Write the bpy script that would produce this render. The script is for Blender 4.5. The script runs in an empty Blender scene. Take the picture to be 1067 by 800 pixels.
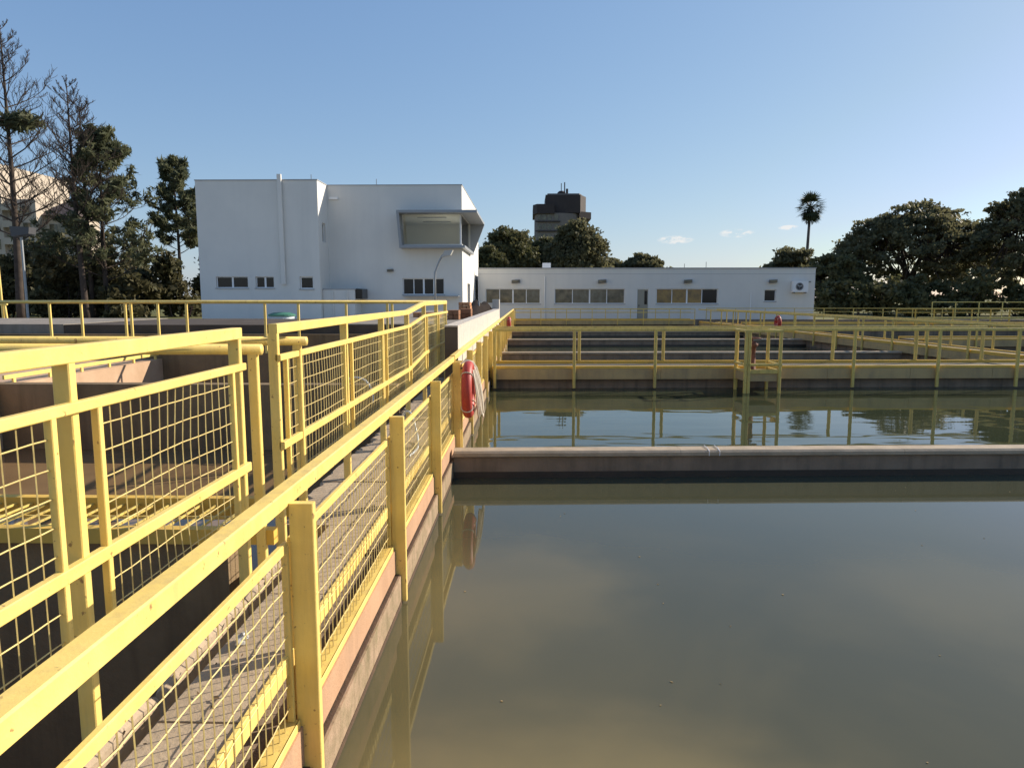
import bpy, math, random
import numpy as np
from mathutils import Vector, Matrix
random.seed(7); rng = np.random.default_rng(7)
S = bpy.context.scene
COL = S.collection
rad = math.radians

# ------------------------------------------------------------------ camera, world, sun, exposure
cd = bpy.data.cameras.new('camera'); cam = bpy.data.objects.new('camera', cd); COL.objects.link(cam)
cd.sensor_fit = 'HORIZONTAL'; cd.sensor_width = 36.0; cd.lens = 725/1067*36
cd.clip_start = 0.05; cd.clip_end = 9000
cam.location = (0, 0, 2.4)
cam.rotation_euler = (rad(90-7.076), 0, rad(1.294))
S.camera = cam
SUN_EL, SUN_AZ = rad(27.0), rad(62.0)          # azimuth clockwise from +Y towards +X
w = bpy.data.worlds.new('World'); S.world = w; w.use_nodes = True
nt = w.node_tree; nt.nodes.clear()
out = nt.nodes.new('ShaderNodeOutputWorld'); bg = nt.nodes.new('ShaderNodeBackground')
sky = nt.nodes.new('ShaderNodeTexSky'); sky.sky_type = 'NISHITA'; sky.sun_disc = False
sky.sun_elevation = SUN_EL; sky.sun_rotation = SUN_AZ
sky.air_density = 1.0; sky.dust_density = 0.5; sky.ozone_density = 3.0; sky.altitude = 20
bg.inputs['Strength'].default_value = 0.10
def wn(op, a, b=None):
    n = nt.nodes.new('ShaderNodeMath'); n.operation = op
    for i, v in enumerate((a, b)):
        if v is None: continue
        if isinstance(v, (int, float)): n.inputs[i].default_value = v
        else: nt.links.new(v, n.inputs[i])
    return n.outputs[0]
sep = nt.nodes.new('ShaderNodeSeparateColor'); comb = nt.nodes.new('ShaderNodeCombineColor')
nt.links.new(sky.outputs[0], sep.inputs[0])
# softer contrast than the raw sky model, by a fitted tone curve: power and gain per channel, same everywhere
chan = []
for i, (gam, gain) in enumerate(((0.72, 0.885), (0.62, 0.882), (0.44, 0.900))):
    c_ = wn('MULTIPLY', sep.outputs[i], 0.1)
    chan.append(wn('MULTIPLY', wn('ADD', wn('MULTIPLY', wn('POWER', c_, gam), gain), wn('MULTIPLY', wn('MAXIMUM', wn('SUBTRACT', c_, 0.75), 0.0), 0.6)), 7.4))
# a few small fair weather clouds low in the sky
tc = nt.nodes.new('ShaderNodeTexCoord'); sx_ = nt.nodes.new('ShaderNodeSeparateXYZ'); nt.links.new(tc.outputs['Generated'], sx_.inputs[0])
az = wn('ARCTAN2', sx_.outputs[0], sx_.outputs[1]); el = wn('ARCSINE', sx_.outputs[2])
cn = nt.nodes.new('ShaderNodeTexNoise'); cn.inputs['Scale'].default_value = 75; cn.inputs['Detail'].default_value = 7; cn.inputs['Roughness'].default_value = 0.65
cmap = nt.nodes.new('ShaderNodeMapping'); cmap.inputs['Scale'].default_value = (1, 1, 2.2); nt.links.new(tc.outputs['Generated'], cmap.inputs['Vector']); nt.links.new(cmap.outputs[0], cn.inputs['Vector'])
mask = None
for a0, e0, wa, we in ((11.7, 4.5, 1.5, .35), (16.3, 4.9, 1.4, .36), (20.0, 5.2, .8, .2), (-62, 6, 4, .8), (75, 7, 4, .8), (140, 6, 5, 1.0), (-130, 5, 5, .9)):
    da = wn('DIVIDE', wn('SUBTRACT', az, rad(a0)), rad(wa)); de = wn('DIVIDE', wn('SUBTRACT', el, rad(e0)), rad(we))
    d2 = wn('ADD', wn('MULTIPLY', da, da), wn('MULTIPLY', de, de))
    v = wn('MAXIMUM', wn('SUBTRACT', 1.0, d2), 0.0)
    mask = v if mask is None else wn('ADD', mask, v)
mask = wn('MINIMUM', wn('MULTIPLY', wn('MULTIPLY', mask, wn('MAXIMUM', wn('SUBTRACT', cn.outputs[0], 0.43), 0.0)), 8.0), 0.7)
for i, cv in enumerate((6.8, 6.5, 6.2)):
    o_ = wn('ADD', wn('MULTIPLY', chan[i], wn('SUBTRACT', 1.0, mask)), wn('MULTIPLY', mask, cv))
    nt.links.new(o_, comb.inputs[i])
nt.links.new(comb.outputs[0], bg.inputs['Color']); nt.links.new(bg.outputs[0], out.inputs[0])
sd = bpy.data.lights.new('sun', 'SUN'); sd.energy = 5.0; sd.angle = rad(0.55); sd.color = (1.0, 0.89, 0.74)
sun = bpy.data.objects.new('sun', sd); COL.objects.link(sun); sun.location = (60, 30, 60)
sdir = Vector((math.sin(SUN_AZ)*math.cos(SUN_EL), math.cos(SUN_AZ)*math.cos(SUN_EL), math.sin(SUN_EL)))
sun.rotation_euler = sdir.to_track_quat('Z', 'Y').to_euler()
S.view_settings.view_transform = 'Standard'; S.view_settings.look = 'None'
S.view_settings.exposure = 0.5; S.view_settings.gamma = 1.0
try:
    S.cycles.max_bounces = 8; S.cycles.use_denoising = True
except Exception: pass

# ------------------------------------------------------------------ materials
def mat(name, base, rough=0.6, spec=0.4, var=None, scale=3.0, amount=0.5, bump=0.0, bscale=60.0,
        streak=None, streak_amt=0.4, streak_scale=(6, 6, 0.6), spots=None, spot_scale=14.0, spot_th=0.62,
        trans=0.0, metal=0.0, detail=5.0):
    m = bpy.data.materials.new(name); m.use_nodes = True
    n = m.node_tree.nodes; l = m.node_tree.links
    p = n['Principled BSDF']
    p.inputs['Roughness'].default_value = rough; p.inputs['Metallic'].default_value = metal
    p.inputs['Specular IOR Level'].default_value = spec
    geo = n.new('ShaderNodeNewGeometry'); pos = geo.outputs['Position']
    rgb = n.new('ShaderNodeRGB'); rgb.outputs[0].default_value = (*base, 1); cur = rgb.outputs[0]
    def layer(cur, col, fac_out, amt):
        mx = n.new('ShaderNodeMix'); mx.data_type = 'RGBA'
        mu = n.new('ShaderNodeMath'); mu.operation = 'MULTIPLY'; mu.inputs[1].default_value = amt
        l.new(fac_out, mu.inputs[0]); l.new(mu.outputs[0], mx.inputs['Factor'])
        l.new(cur, mx.inputs['A']); mx.inputs['B'].default_value = (*col, 1)
        return mx.outputs['Result']
    def noise(sc, det=detail, vec=None, lo=0.35, hi=0.65):
        t = n.new('ShaderNodeTexNoise'); t.inputs['Scale'].default_value = sc; t.inputs['Detail'].default_value = det
        t.inputs['Roughness'].default_value = 0.62
        l.new(vec if vec else pos, t.inputs['Vector'])
        r = n.new('ShaderNodeMapRange'); r.inputs['From Min'].default_value = lo; r.inputs['From Max'].default_value = hi
        l.new(t.outputs[0], r.inputs['Value']); return r.outputs[0], t.outputs[0]
    if var:
        f, _ = noise(scale); cur = layer(cur, var, f, amount)
    if streak:
        mp = n.new('ShaderNodeMapping'); mp.inputs['Scale'].default_value = streak_scale
        l.new(pos, mp.inputs['Vector'])
        f, _ = noise(1.0, 6, mp.outputs[0], 0.48, 0.72); cur = layer(cur, streak, f, streak_amt)
    if spots:
        f, _ = noise(spot_scale, 3, None, spot_th, spot_th+0.06); cur = layer(cur, spots, f, 0.8)
    l.new(cur, p.inputs['Base Color'])
    if bump:
        _, t = noise(bscale, 6)
        b = n.new('ShaderNodeBump'); b.inputs['Strength'].default_value = bump; b.inputs['Distance'].default_value = 0.02
        l.new(t, b.inputs['Height']); l.new(b.outputs[0], p.inputs['Normal'])
    if trans:
        tr = n.new('ShaderNodeBsdfTranslucent'); l.new(cur, tr.inputs['Color'])
        ms = n.new('ShaderNodeMixShader'); ms.inputs[0].default_value = trans
        l.new(p.outputs[0], ms.inputs[1]); l.new(tr.outputs[0], ms.inputs[2])
        l.new(ms.outputs[0], n['Material Output'].inputs[0])
    return m
M = {}
M['yellow'] = mat('yellow_paint', (0.88, 0.655, 0.20), 0.42, 0.4, (0.80, 0.565, 0.14), 5, 0.7, 0.10, 90,
                  (0.56, 0.40, 0.15), 0.6, (12, 12, 1.0), (0.26, 0.13, 0.055), 28, 0.655)
M['old_yellow'] = mat('weathered_yellow_paint', (0.72, 0.54, 0.14), 0.55, 0.35, (0.55, 0.41, 0.14), 4, 0.7, 0.12, 90,
                  (0.25, 0.18, 0.07), 0.45, (9, 9, 1.0), (0.20, 0.09, 0.03), 24, 0.66)
M['orange_paint'] = mat('ochre_kerb_paint', (0.74, 0.46, 0.08), 0.6, 0.3, (0.55, 0.36, 0.09), 2.5, 0.8, 0.1, 60)
M['concrete'] = mat('concrete', (0.33, 0.29, 0.24), 0.85, 0.2, (0.20, 0.175, 0.145), 1.6, 0.8, 0.35, 40,
                  (0.12, 0.105, 0.085), 0.5, (5, 5, 0.5))
M['slab'] = mat('slab_concrete', (0.46, 0.36, 0.25), 0.9, 0.15, (0.34, 0.265, 0.18), 4, 0.8, 0.35, 45,
                  None, 0, (1, 1, 1), (0.20, 0.16, 0.12), 14, 0.66)
M['pink'] = mat('pinkish_concrete', (0.50, 0.31, 0.19), 0.85, 0.2, (0.42, 0.25, 0.15), 3, 0.8, 0.25, 60,
                  (0.28, 0.18, 0.12), 0.4, (7, 7, 0.8))
M['lower_wall'] = mat('algae_stained_concrete', (0.40, 0.28, 0.19), 0.85, 0.2, (0.24, 0.19, 0.11), 7, 0.9, 0.4, 50,
                  (0.14, 0.11, 0.06), 0.6, (10, 10, 1.5))
M['grime'] = mat('wet_grime', (0.11, 0.065, 0.038), 0.6, 0.4, (0.07, 0.045, 0.03), 9, 0.8, 0.4, 50)
M['beam'] = mat('beige_beam_concrete', (0.54, 0.385, 0.18), 0.85, 0.2, (0.42, 0.30, 0.15), 1.2, 0.8, 0.3, 30,
                  (0.22, 0.18, 0.13), 0.5, (3, 3, 0.6))
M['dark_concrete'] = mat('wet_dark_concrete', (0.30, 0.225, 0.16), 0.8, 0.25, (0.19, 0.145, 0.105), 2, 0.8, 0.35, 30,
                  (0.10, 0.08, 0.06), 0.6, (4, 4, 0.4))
M['weir_top'] = mat('weir_coping_concrete', (0.45, 0.355, 0.25), 0.8, 0.2, (0.32, 0.255, 0.18), 5, 0.8, 0.3, 50)
M['white_block'] = mat('whitewashed_concrete', (0.58, 0.53, 0.47), 0.9, 0.1, (0.47, 0.43, 0.37), 6, 0.6, 0.5, 60,
                  (0.40, 0.37, 0.32), 0.3, (6, 6, 0.7))
M['white'] = mat('white_render', (0.74, 0.72, 0.67), 0.8, 0.2, (0.68, 0.665, 0.625), 0.5, 0.7, 0.06, 25,
                  (0.52, 0.52, 0.49), 0.20, (1.1, 1.1, 0.09))
M['white_trim'] = mat('white_painted_metal', (0.82, 0.82, 0.82), 0.4, 0.4)
M['roof_edge'] = mat('grey_flashing', (0.35, 0.36, 0.37), 0.5, 0.4, metal=0.2)
M['grey_panel'] = mat('grey_composite_panel', (0.30, 0.315, 0.33), 0.45, 0.4, (0.27, 0.28, 0.30), 1, 0.5)
M['dark_glass'] = mat('dark_window_glass', (0.012, 0.012, 0.014), 0.08, 0.35)
M['painted_reflection_glass'] = mat('window_glass_painted_reflection', (0.075, 0.068, 0.048), 0.06, 0.5, (0.20, 0.17, 0.11), 2.3, 1.0)  # olive mottle painted in as a stand-in for reflected trees
M['amber_glass'] = mat('amber_curtained_glass', (0.34, 0.22, 0.075), 0.10, 0.5, (0.15, 0.10, 0.055), 2.2, 0.9)
M['door'] = mat('beige_door', (0.33, 0.31, 0.25), 0.5, 0.3)
M['metal'] = mat('grey_metal', (0.32, 0.33, 0.34), 0.45, 0.5, metal=0.5)
M['dark_metal'] = mat('dark_metal', (0.07, 0.07, 0.075), 0.5, 0.4)
M['wire'] = mat('galvanised_wire', (0.72, 0.57, 0.22), 0.5, 0.4, (0.50, 0.36, 0.14), 20, 0.7)
M['red'] = mat('red_buoy_plastic', (0.44, 0.045, 0.028), 0.5, 0.4, (0.36, 0.05, 0.035), 8, 0.6, 0.1, 30)
M['rope'] = mat('pale_rope', (0.62, 0.54, 0.43), 0.9, 0.1, (0.48, 0.42, 0.33), 40, 0.6)
M['hose'] = mat('pale_blue_hose', (0.58, 0.64, 0.68), 0.35, 0.5)
M['rust'] = mat('rusty_iron', (0.20, 0.085, 0.055), 0.8, 0.3, (0.12, 0.05, 0.035), 10, 0.8, 0.3, 50)
M['brick'] = mat('clay_brick', (0.52, 0.26, 0.13), 0.85, 0.2, (0.40, 0.19, 0.09), 6, 0.7, 0.3, 40)
M['brown_box'] = mat('brown_clay_block', (0.30, 0.15, 0.08), 0.85, 0.2, (0.20, 0.10, 0.06), 5, 0.7, 0.3, 40)
M['tarp'] = mat('shadowed_dark_tarpaulin', (0.022, 0.017, 0.015), 0.95, 0.05, (0.035, 0.027, 0.022), 3, 0.6, 0.4, 8)  # near-black base includes the shadow lying on the heap
M['tank_green'] = mat('green_tank_plastic', (0.06, 0.20, 0.14), 0.5, 0.4)
M['bark'] = mat('grey_brown_bark', (0.085, 0.066, 0.054), 0.9, 0.1, (0.045, 0.036, 0.03), 3, 0.8, 0.5, 12)
M['palm_bark'] = mat('palm_bark', (0.15, 0.12, 0.10), 0.9, 0.1, (0.09, 0.07, 0.06), 3, 0.8)
def leafmat(n, a, b, tr=0.25): return mat(n, a, 0.6, 0.25, b, 0.55, 1.0, trans=tr, detail=3)
M['leaf_dark'] = leafmat('dark_leaf', (0.105, 0.104, 0.055), (0.18, 0.168, 0.088), 0.48)
M['leaf_mid'] = leafmat('olive_leaf', (0.095, 0.10, 0.044), (0.15, 0.14, 0.062), 0.42)
M['leaf_pine'] = leafmat('pine_needle', (0.105, 0.118, 0.065), (0.165, 0.17, 0.09), 0.45)
M['leaf_shrub'] = leafmat('shrub_leaf', (0.080, 0.080, 0.036), (0.13, 0.115, 0.06), 0.4)
M['leaf_palm'] = leafmat('palm_leaf', (0.035, 0.045, 0.022), (0.06, 0.07, 0.03), 0.2)
M['tower_dark'] = mat('dark_brown_cladding', (0.045, 0.034, 0.032), 0.7, 0.3, (0.065, 0.05, 0.045), 0.3, 0.6)
M['tower_grey'] = mat('greyish_tower_concrete', (0.22, 0.19, 0.17), 0.8, 0.2, (0.16, 0.14, 0.13), 0.3, 0.6)
M['cream'] = mat('cream_render', (0.50, 0.43, 0.35), 0.85, 0.2, (0.42, 0.36, 0.29), 0.3, 0.6)
M['roof_tile'] = mat('dark_roof_tiles', (0.13, 0.10, 0.09), 0.8, 0.2, (0.08, 0.065, 0.06), 1, 0.7)
M['room'] = mat('room_wall_paint', (0.74, 0.72, 0.68), 0.9, 0.1)
M['earth'] = mat('dry_grass_ground', (0.17, 0.16, 0.075), 0.95, 0.1, (0.11, 0.12, 0.04), 0.35, 0.9, 0.5, 6)
M['bounce_paving'] = mat('pale_bounce_paving', (0.36, 0.33, 0.28), 0.9, 0.15, (0.28, 0.25, 0.21), 0.8, 0.8, 0.3, 12)  # assumed pale ground, added to bounce light onto the white facades
M['lamp_grey'] = mat('pale_lamp_housing', (0.50, 0.49, 0.45), 0.5, 0.4, (0.36, 0.35, 0.33), 4, 0.6)
M['lamp_dark'] = mat('dark_lamp_housing', (0.16, 0.155, 0.15), 0.5, 0.4)
M['wet'] = mat('black_wet_concrete', (0.035, 0.028, 0.022), 0.35, 0.5, (0.055, 0.04, 0.03), 3, 0.8, 0.3, 40)
M['pale_glass'] = mat('pale_glass_painted_reflection', (0.20, 0.185, 0.14), 0.06, 0.5, (0.10, 0.09, 0.06), 1.9, 0.9)  # paler variant, reflection painted into the glass colour
M['litter'] = mat('dry_leaf_litter', (0.20, 0.13, 0.07), 0.9, 0.1, (0.11, 0.08, 0.05), 30, 0.8)
M['plastic'] = mat('crumpled_clear_plastic', (0.36, 0.35, 0.33), 0.25, 0.6)
M['dark_shaded_slab'] = mat('dark_shaded_concrete', (0.11, 0.092, 0.078), 0.9, 0.1, (0.075, 0.062, 0.052), 1.5, 0.8, 0.3, 30)  # terrace shade painted into this tone; also the dark parapet end
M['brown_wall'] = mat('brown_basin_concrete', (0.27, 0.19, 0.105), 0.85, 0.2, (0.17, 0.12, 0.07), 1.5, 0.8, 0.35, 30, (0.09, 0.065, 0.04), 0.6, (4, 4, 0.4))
M['foam'] = mat('water_foam', (0.7, 0.7, 0.66), 0.8, 0.1)
M['deck_grate'] = mat('grey_deck', (0.13, 0.115, 0.08), 0.8, 0.2, (0.09, 0.08, 0.06), 4, 0.7, 0.4, 50)
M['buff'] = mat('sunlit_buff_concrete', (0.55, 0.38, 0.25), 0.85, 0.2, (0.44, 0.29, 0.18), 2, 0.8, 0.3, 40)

def water_mat(name, deep, sed, wave_amt, wave_scale, stretch, silt=None, ior=1.33, plumes=()):
    m = bpy.data.materials.new(name); m.use_nodes = True
    n = m.node_tree.nodes; l = m.node_tree.links; p = n['Principled BSDF']
    geo = n.new('ShaderNodeNewGeometry')
    t = n.new('ShaderNodeTexNoise'); t.inputs['Scale'].default_value = 0.55; t.inputs['Detail'].default_value = 4
    t.inputs['Distortion'].default_value = 0.6
    l.new(geo.outputs['Position'], t.inputs['Vector'])
    r = n.new('ShaderNodeMapRange'); r.inputs['From Min'].default_value = 0.38; r.inputs['From Max'].default_value = 0.66
    l.new(t.outputs[0], r.inputs['Value'])
    mx = n.new('ShaderNodeMix'); mx.data_type = 'RGBA'
    mx.inputs['A'].default_value = (*deep, 1); mx.inputs['B'].default_value = (*sed, 1)
    fac = r.outputs[0]
    if silt:                                          # stirred silt is thicker towards one end of the basin
        sp = n.new('ShaderNodeSeparateXYZ'); l.new(geo.outputs['Position'], sp.inputs[0])
        g_ = n.new('ShaderNodeMapRange'); g_.interpolation_type = 'SMOOTHSTEP'; l.new(sp.outputs[1], g_.inputs['Value'])
        g_.inputs['From Min'].default_value = silt[0]; g_.inputs['From Max'].default_value = silt[1]
        g_.inputs['To Min'].default_value = 1.0; g_.inputs['To Max'].default_value = 0.0
        r.inputs['To Min'].default_value = 0.12; r.inputs['To Max'].default_value = 0.5; t.inputs['Scale'].default_value = 0.4
        mu = n.new('ShaderNodeMath'); mu.operation = 'MULTIPLY'; l.new(fac, mu.inputs[0]); l.new(g_.outputs[0], mu.inputs[1]); fac = mu.outputs[0]
    for cx, cy, rx, ry, amt in plumes:                # cloudy plumes of stirred mud with ragged edges
        mp_ = n.new('ShaderNodeMapping'); mp_.vector_type = 'POINT'; mp_.inputs['Location'].default_value = (-cx/rx, -cy/ry, 0); mp_.inputs['Scale'].default_value = (1/rx, 1/ry, 0)
        l.new(geo.outputs['Position'], mp_.inputs['Vector'])
        nz = n.new('ShaderNodeTexNoise'); nz.inputs['Scale'].default_value = 1.1; nz.inputs['Detail'].default_value = 5
        l.new(mp_.outputs[0], nz.inputs['Vector'])
        ad = n.new('ShaderNodeVectorMath'); ad.operation = 'ADD'; l.new(mp_.outputs[0], ad.inputs[0])
        sc_ = n.new('ShaderNodeVectorMath'); sc_.operation = 'MULTIPLY_ADD'; l.new(nz.outputs['Color'], sc_.inputs[0]); sc_.inputs[1].default_value = (1.1, 1.1, 0); sc_.inputs[2].default_value = (-.55, -.55, 0)
        l.new(sc_.outputs[0], ad.inputs[1])
        le = n.new('ShaderNodeVectorMath'); le.operation = 'LENGTH'; l.new(ad.outputs[0], le.inputs[0])
        rr_ = n.new('ShaderNodeMapRange'); rr_.interpolation_type = 'SMOOTHSTEP'; rr_.inputs['From Min'].default_value = 1.0; rr_.inputs['From Max'].default_value = 0.35
        rr_.inputs['To Max'].default_value = amt; l.new(le.outputs['Value'], rr_.inputs['Value'])
        mx_ = n.new('ShaderNodeMath'); mx_.operation = 'ADD'; mx_.use_clamp = True; l.new(fac, mx_.inputs[0]); l.new(rr_.outputs[0], mx_.inputs[1]); fac = mx_.outputs[0]
    l.new(fac, mx.inputs['Factor']); l.new(mx.outputs['Result'], p.inputs['Base Color'])
    p.inputs['Roughness'].default_value = 0.025; p.inputs['IOR'].default_value = ior
    p.inputs['Specular IOR Level'].default_value = 0.5
    mp = n.new('ShaderNodeMapping'); mp.inputs['Scale'].default_value = stretch
    l.new(geo.outputs['Position'], mp.inputs['Vector'])
    wv = n.new('ShaderNodeTexNoise'); wv.inputs['Scale'].default_value = wave_scale; wv.inputs['Detail'].default_value = 2
    l.new(mp.outputs[0], wv.inputs['Vector'])
    b = n.new('ShaderNodeBump'); b.inputs['Strength'].default_value = wave_amt; b.inputs['Distance'].default_value = 0.05
    l.new(wv.outputs[0], b.inputs['Height']); l.new(b.outputs[0], p.inputs['Normal'])
    return m
M['water_near'] = water_mat('murky_still_water', (0.058, 0.060, 0.036), (0.185, 0.150, 0.068), 0.014, 1.2, (1, 1, 1), (2.4, 9.0), 1.40, ((0.35, 2.9, 1.7, 1.1, 0.6), (-0.1, 5.6, 1.3, 1.4, 0.35), (3.6, 5.6, 1.2, 1.2, 0.15)))
M['water_rip'] = water_mat('murky_rippled_water', (0.040, 0.048, 0.026), (0.055, 0.060, 0.032), 0.10, 0.9, (0.7, 1.6, 1))
M['water_left'] = water_mat('brown_water', (0.19, 0.115, 0.055), (0.25, 0.16, 0.08), 0.02, 1.5, (1, 1, 1))

# ------------------------------------------------------------------ builders
ORG = {}
class MB:
    def __init__(s, T=None): s.v = []; s.f = []; s.T = T
    def add(s, vs, fs):
        b = len(s.v)
        s.v += [tuple(s.T(*q)) if s.T else tuple(q) for q in vs]
        s.f += [tuple(b+i for i in f) for f in fs]; return s
    def box(s, x0, x1, y0, y1, z0, z1):
        return s.add([(x0,y0,z0),(x1,y0,z0),(x1,y1,z0),(x0,y1,z0),(x0,y0,z1),(x1,y0,z1),(x1,y1,z1),(x0,y1,z1)],
                     [(0,3,2,1),(4,5,6,7),(0,1,5,4),(1,2,6,5),(2,3,7,6),(3,0,4,7)])
    def bar(s, p0, p1, w, h, c=None, up=(0,0,1)):
        """chamfered rectangular bar from p0 to p1, w sideways, h along 'up'"""
        p0, p1 = Vector(p0), Vector(p1); d = (p1-p0).normalized(); u = Vector(up)
        if abs(d.dot(u)) > 0.98: u = Vector((0, 1, 0))
        r = d.cross(u).normalized(); u = r.cross(d).normalized()
        if c is None: c = 0.12*min(w, h)
        a, b = w/2, h/2
        ring = [(a-c,-b),(a,-b+c),(a,b-c),(a-c,b),(-a+c,b),(-a,b-c),(-a,-b+c),(-a+c,-b)]
        vs = [p0+r*x+u*y for x, y in ring]+[p1+r*x+u*y for x, y in ring]
        n = 8
        fs = [(i, (i+1) % n, n+(i+1) % n, n+i) for i in range(n)]+[tuple(range(n-1, -1, -1)), tuple(range(n, 2*n))]
        return s.add(vs, fs)
    def tube(s, pts, r, n=6, r1=None):
        pts = [Vector(p) for p in pts]; m = len(pts); vs = []; fs = []
        ref = None
        for i, p in enumerate(pts):
            d = (pts[min(i+1, m-1)]-pts[max(i-1, 0)]).normalized()
            if ref is None: ref = Vector((0,0,1)) if abs(d.z) < 0.9 else Vector((1,0,0))
            a = d.cross(ref).normalized(); b = a.cross(d).normalized(); ref = b
            rr = r if r1 is None else r+(r1-r)*i/(m-1)
            vs += [p+(a*math.cos(2*math.pi*k/n)+b*math.sin(2*math.pi*k/n))*rr for k in range(n)]
        for i in range(m-1):
            fs += [(i*n+k, (i+1)*n+k, (i+1)*n+(k+1) % n, i*n+(k+1) % n) for k in range(n)]
        fs += [tuple(range(n)), tuple(range((m-1)*n+n-1, (m-1)*n-1, -1))]
        return s.add(vs, fs)
    def prism(s, poly, y0, y1):                     # polygon in (x, z) extruded along y
        n = len(poly)
        vs = [(x, y0, z) for x, z in poly]+[(x, y1, z) for x, z in poly]
        return s.add(vs, [(i, (i+1) % n, n+(i+1) % n, n+i) for i in range(n)]+[tuple(range(n-1,-1,-1)), tuple(range(n,2*n))])
    def hprism(s, poly, z0, z1):
        n = len(poly)
        vs = [(x, y, z0) for x, y in poly]+[(x, y, z1) for x, y in poly]
        return s.add(vs, [(i, (i+1) % n, n+(i+1) % n, n+i) for i in range(n)]+[tuple(range(n-1,-1,-1)), tuple(range(n,2*n))])
    def torus(s, c, R, r, axis='x', N=40, n=12, sq=1.0):
        vs = []; fs = []
        for i in range(N):
            A = 2*math.pi*i/N
            for k in range(n):
                B = 2*math.pi*k/n; rr = R+r*math.cos(B)*sq; o = r*math.sin(B)
                a, b = rr*math.cos(A), rr*math.sin(A)
                vs.append((c[0]+o, c[1]+a, c[2]+b) if axis == 'x' else (c[0]+a, c[1]+o, c[2]+b) if axis == 'y' else (c[0]+a, c[1]+b, c[2]+o))
        for i in range(N):
            for k in range(n):
                fs.append((i*n+k, ((i+1) % N)*n+k, ((i+1) % N)*n+(k+1) % n, i*n+(k+1) % n))
        return s.add(vs, fs)
    def lathe(s, c, prof, n=20):
        vs = []; fs = []; m = len(prof)
        for r, z in prof:
            vs += [(c[0]+r*math.cos(2*math.pi*k/n), c[1]+r*math.sin(2*math.pi*k/n), c[2]+z) for k in range(n)]
        for i in range(m-1):
            fs += [(i*n+k, i*n+(k+1) % n, (i+1)*n+(k+1) % n, (i+1)*n+k) for k in range(n)]
        fs += [tuple(range(n-1, -1, -1)), tuple(range((m-1)*n, m*n))]
        return s.add(vs, fs)
    def build(s, name, material, parent=None, smooth=False, origin=None, **props):
        me = bpy.data.meshes.new(name)
        v = np.array([tuple(q) for q in s.v], dtype=float)
        if origin is None:
            origin = ORG[parent.name] if parent else Vector(((v[:,0].min()+v[:,0].max())/2, (v[:,1].min()+v[:,1].max())/2, v[:,2].min()))
        origin = Vector(origin)
        v = v-np.array(origin)
        me.from_pydata(v.tolist(), [], s.f); me.update()
        if s.T or True:
            import bmesh
            bm = bmesh.new(); bm.from_mesh(me); bmesh.ops.recalc_face_normals(bm, faces=bm.faces); bm.to_mesh(me); bm.free()
        me.materials.append(material)
        if smooth: me.polygons.foreach_set('use_smooth', [True]*len(me.polygons))
        o = bpy.data.objects.new(name, me); COL.objects.link(o)
        o.location = origin-(ORG[parent.name] if parent else Vector((0,0,0)))
        if parent: o.parent = parent
        ORG[o.name] = origin
        for k, q in props.items(): o[k] = q
        return o
def thing(name, label, cat, loc, group=None):
    o = bpy.data.objects.new(name, None); COL.objects.link(o); o.location = loc; o.empty_display_size = 0.2
    o['label'] = label; o['category'] = cat
    if group: o['group'] = group
    ORG[o.name] = Vector(loc); return o
def again(src, parent, pos, rz=0.0):
    """another copy of a part (shared mesh) at a world position"""
    c = src.copy(); COL.objects.link(c); c.parent = parent
    c.location = Vector(pos)-ORG[parent.name]; c.rotation_euler = (0, 0, rz); ORG[c.name] = Vector(pos); return c
def proto(mb, name, material, parent, pos, rz=0.0, smooth=False):
    """part whose mesh is in local coordinates, placed at a world position"""
    o = mb.build(name, material, None, smooth, origin=(0,0,0))
    o.parent = parent; o.location = Vector(pos)-ORG[parent.name]; o.rotation_euler = (0, 0, rz); ORG[o.name] = Vector(pos)
    return o
def frame(ox, oy, ang):                              # horizontal frame: s along, t across (left of s), z up
    c, sn = math.cos(ang), math.sin(ang)
    return lambda s, t, z: (ox+s*c-t*sn, oy+s*sn+t*c, z)
PHI = rad(2.7)                                       # the cross walls are turned a little against the long wall

# ------------------------------------------------------------------ ground and water
GZ = 0.70
g = MB()
for x0, x1, y0, y1 in ((-2500, -12, -400, 3000), (-12, 46, 54.0, 3000), (46, 2500, -400, 3000), (-12, 46, -400, -8)):
    g.add([(x0,y0,GZ),(x1,y0,GZ),(x1,y1,GZ),(x0,y1,GZ)], [(0,1,2,3)])
g.build('ground', M['earth'], kind='structure')
def sheet(name, m, q, z): MB().add([(a, b, z) for a, b in q], [tuple(range(len(q)))]).build(name, m, kind='structure')
sheet('water', M['water_near'], [(-1.02,-8),(46,-8),(46,11.4),(-1.02,9.18)], 0.0)
sheet('water', M['water_rip'], [(-1.02,9.18),(46,11.4),(46,54),(-1.02,54)], 0.0)
sheet('water', M['water_left'], [(-7.4,4.25),(-1.66,4.25),(-1.66,9.6),(-7.4,9.6)], 0.28)
sheet('yard_bounce_sheet', M['bounce_paving'], [(-60,18.55),(-1.3,18.55),(-1.3,54.4),(-60,54.4)], GZ+.012)  # unseen pale sheet added to throw light up at the tall facade
sheet('yard_bounce_sheet', M['bounce_paving'], [(-1.3,54.41),(22,54.41),(22,54.7),(-1.3,54.7)], GZ+.012)  # added bounce strip at the foot of the low facade
sheet('chamber_floor', M['dark_concrete'], [(-12,-8),(-1.66,-8),(-1.66,4.1),(-12,4.1)], -1.6)
MB().box(46, 46.4, -8, 54, -1, GZ+0.05).build('basin_wall', M['concrete'], label='long concrete basin edge far off at the right', category='wall')
MB().box(-1.2, 46, 54.0, 54.4, -1, GZ+0.03).build('basin_wall', M['dark_concrete'], label='concrete basin edge in front of the long low white building', category='wall')

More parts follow.
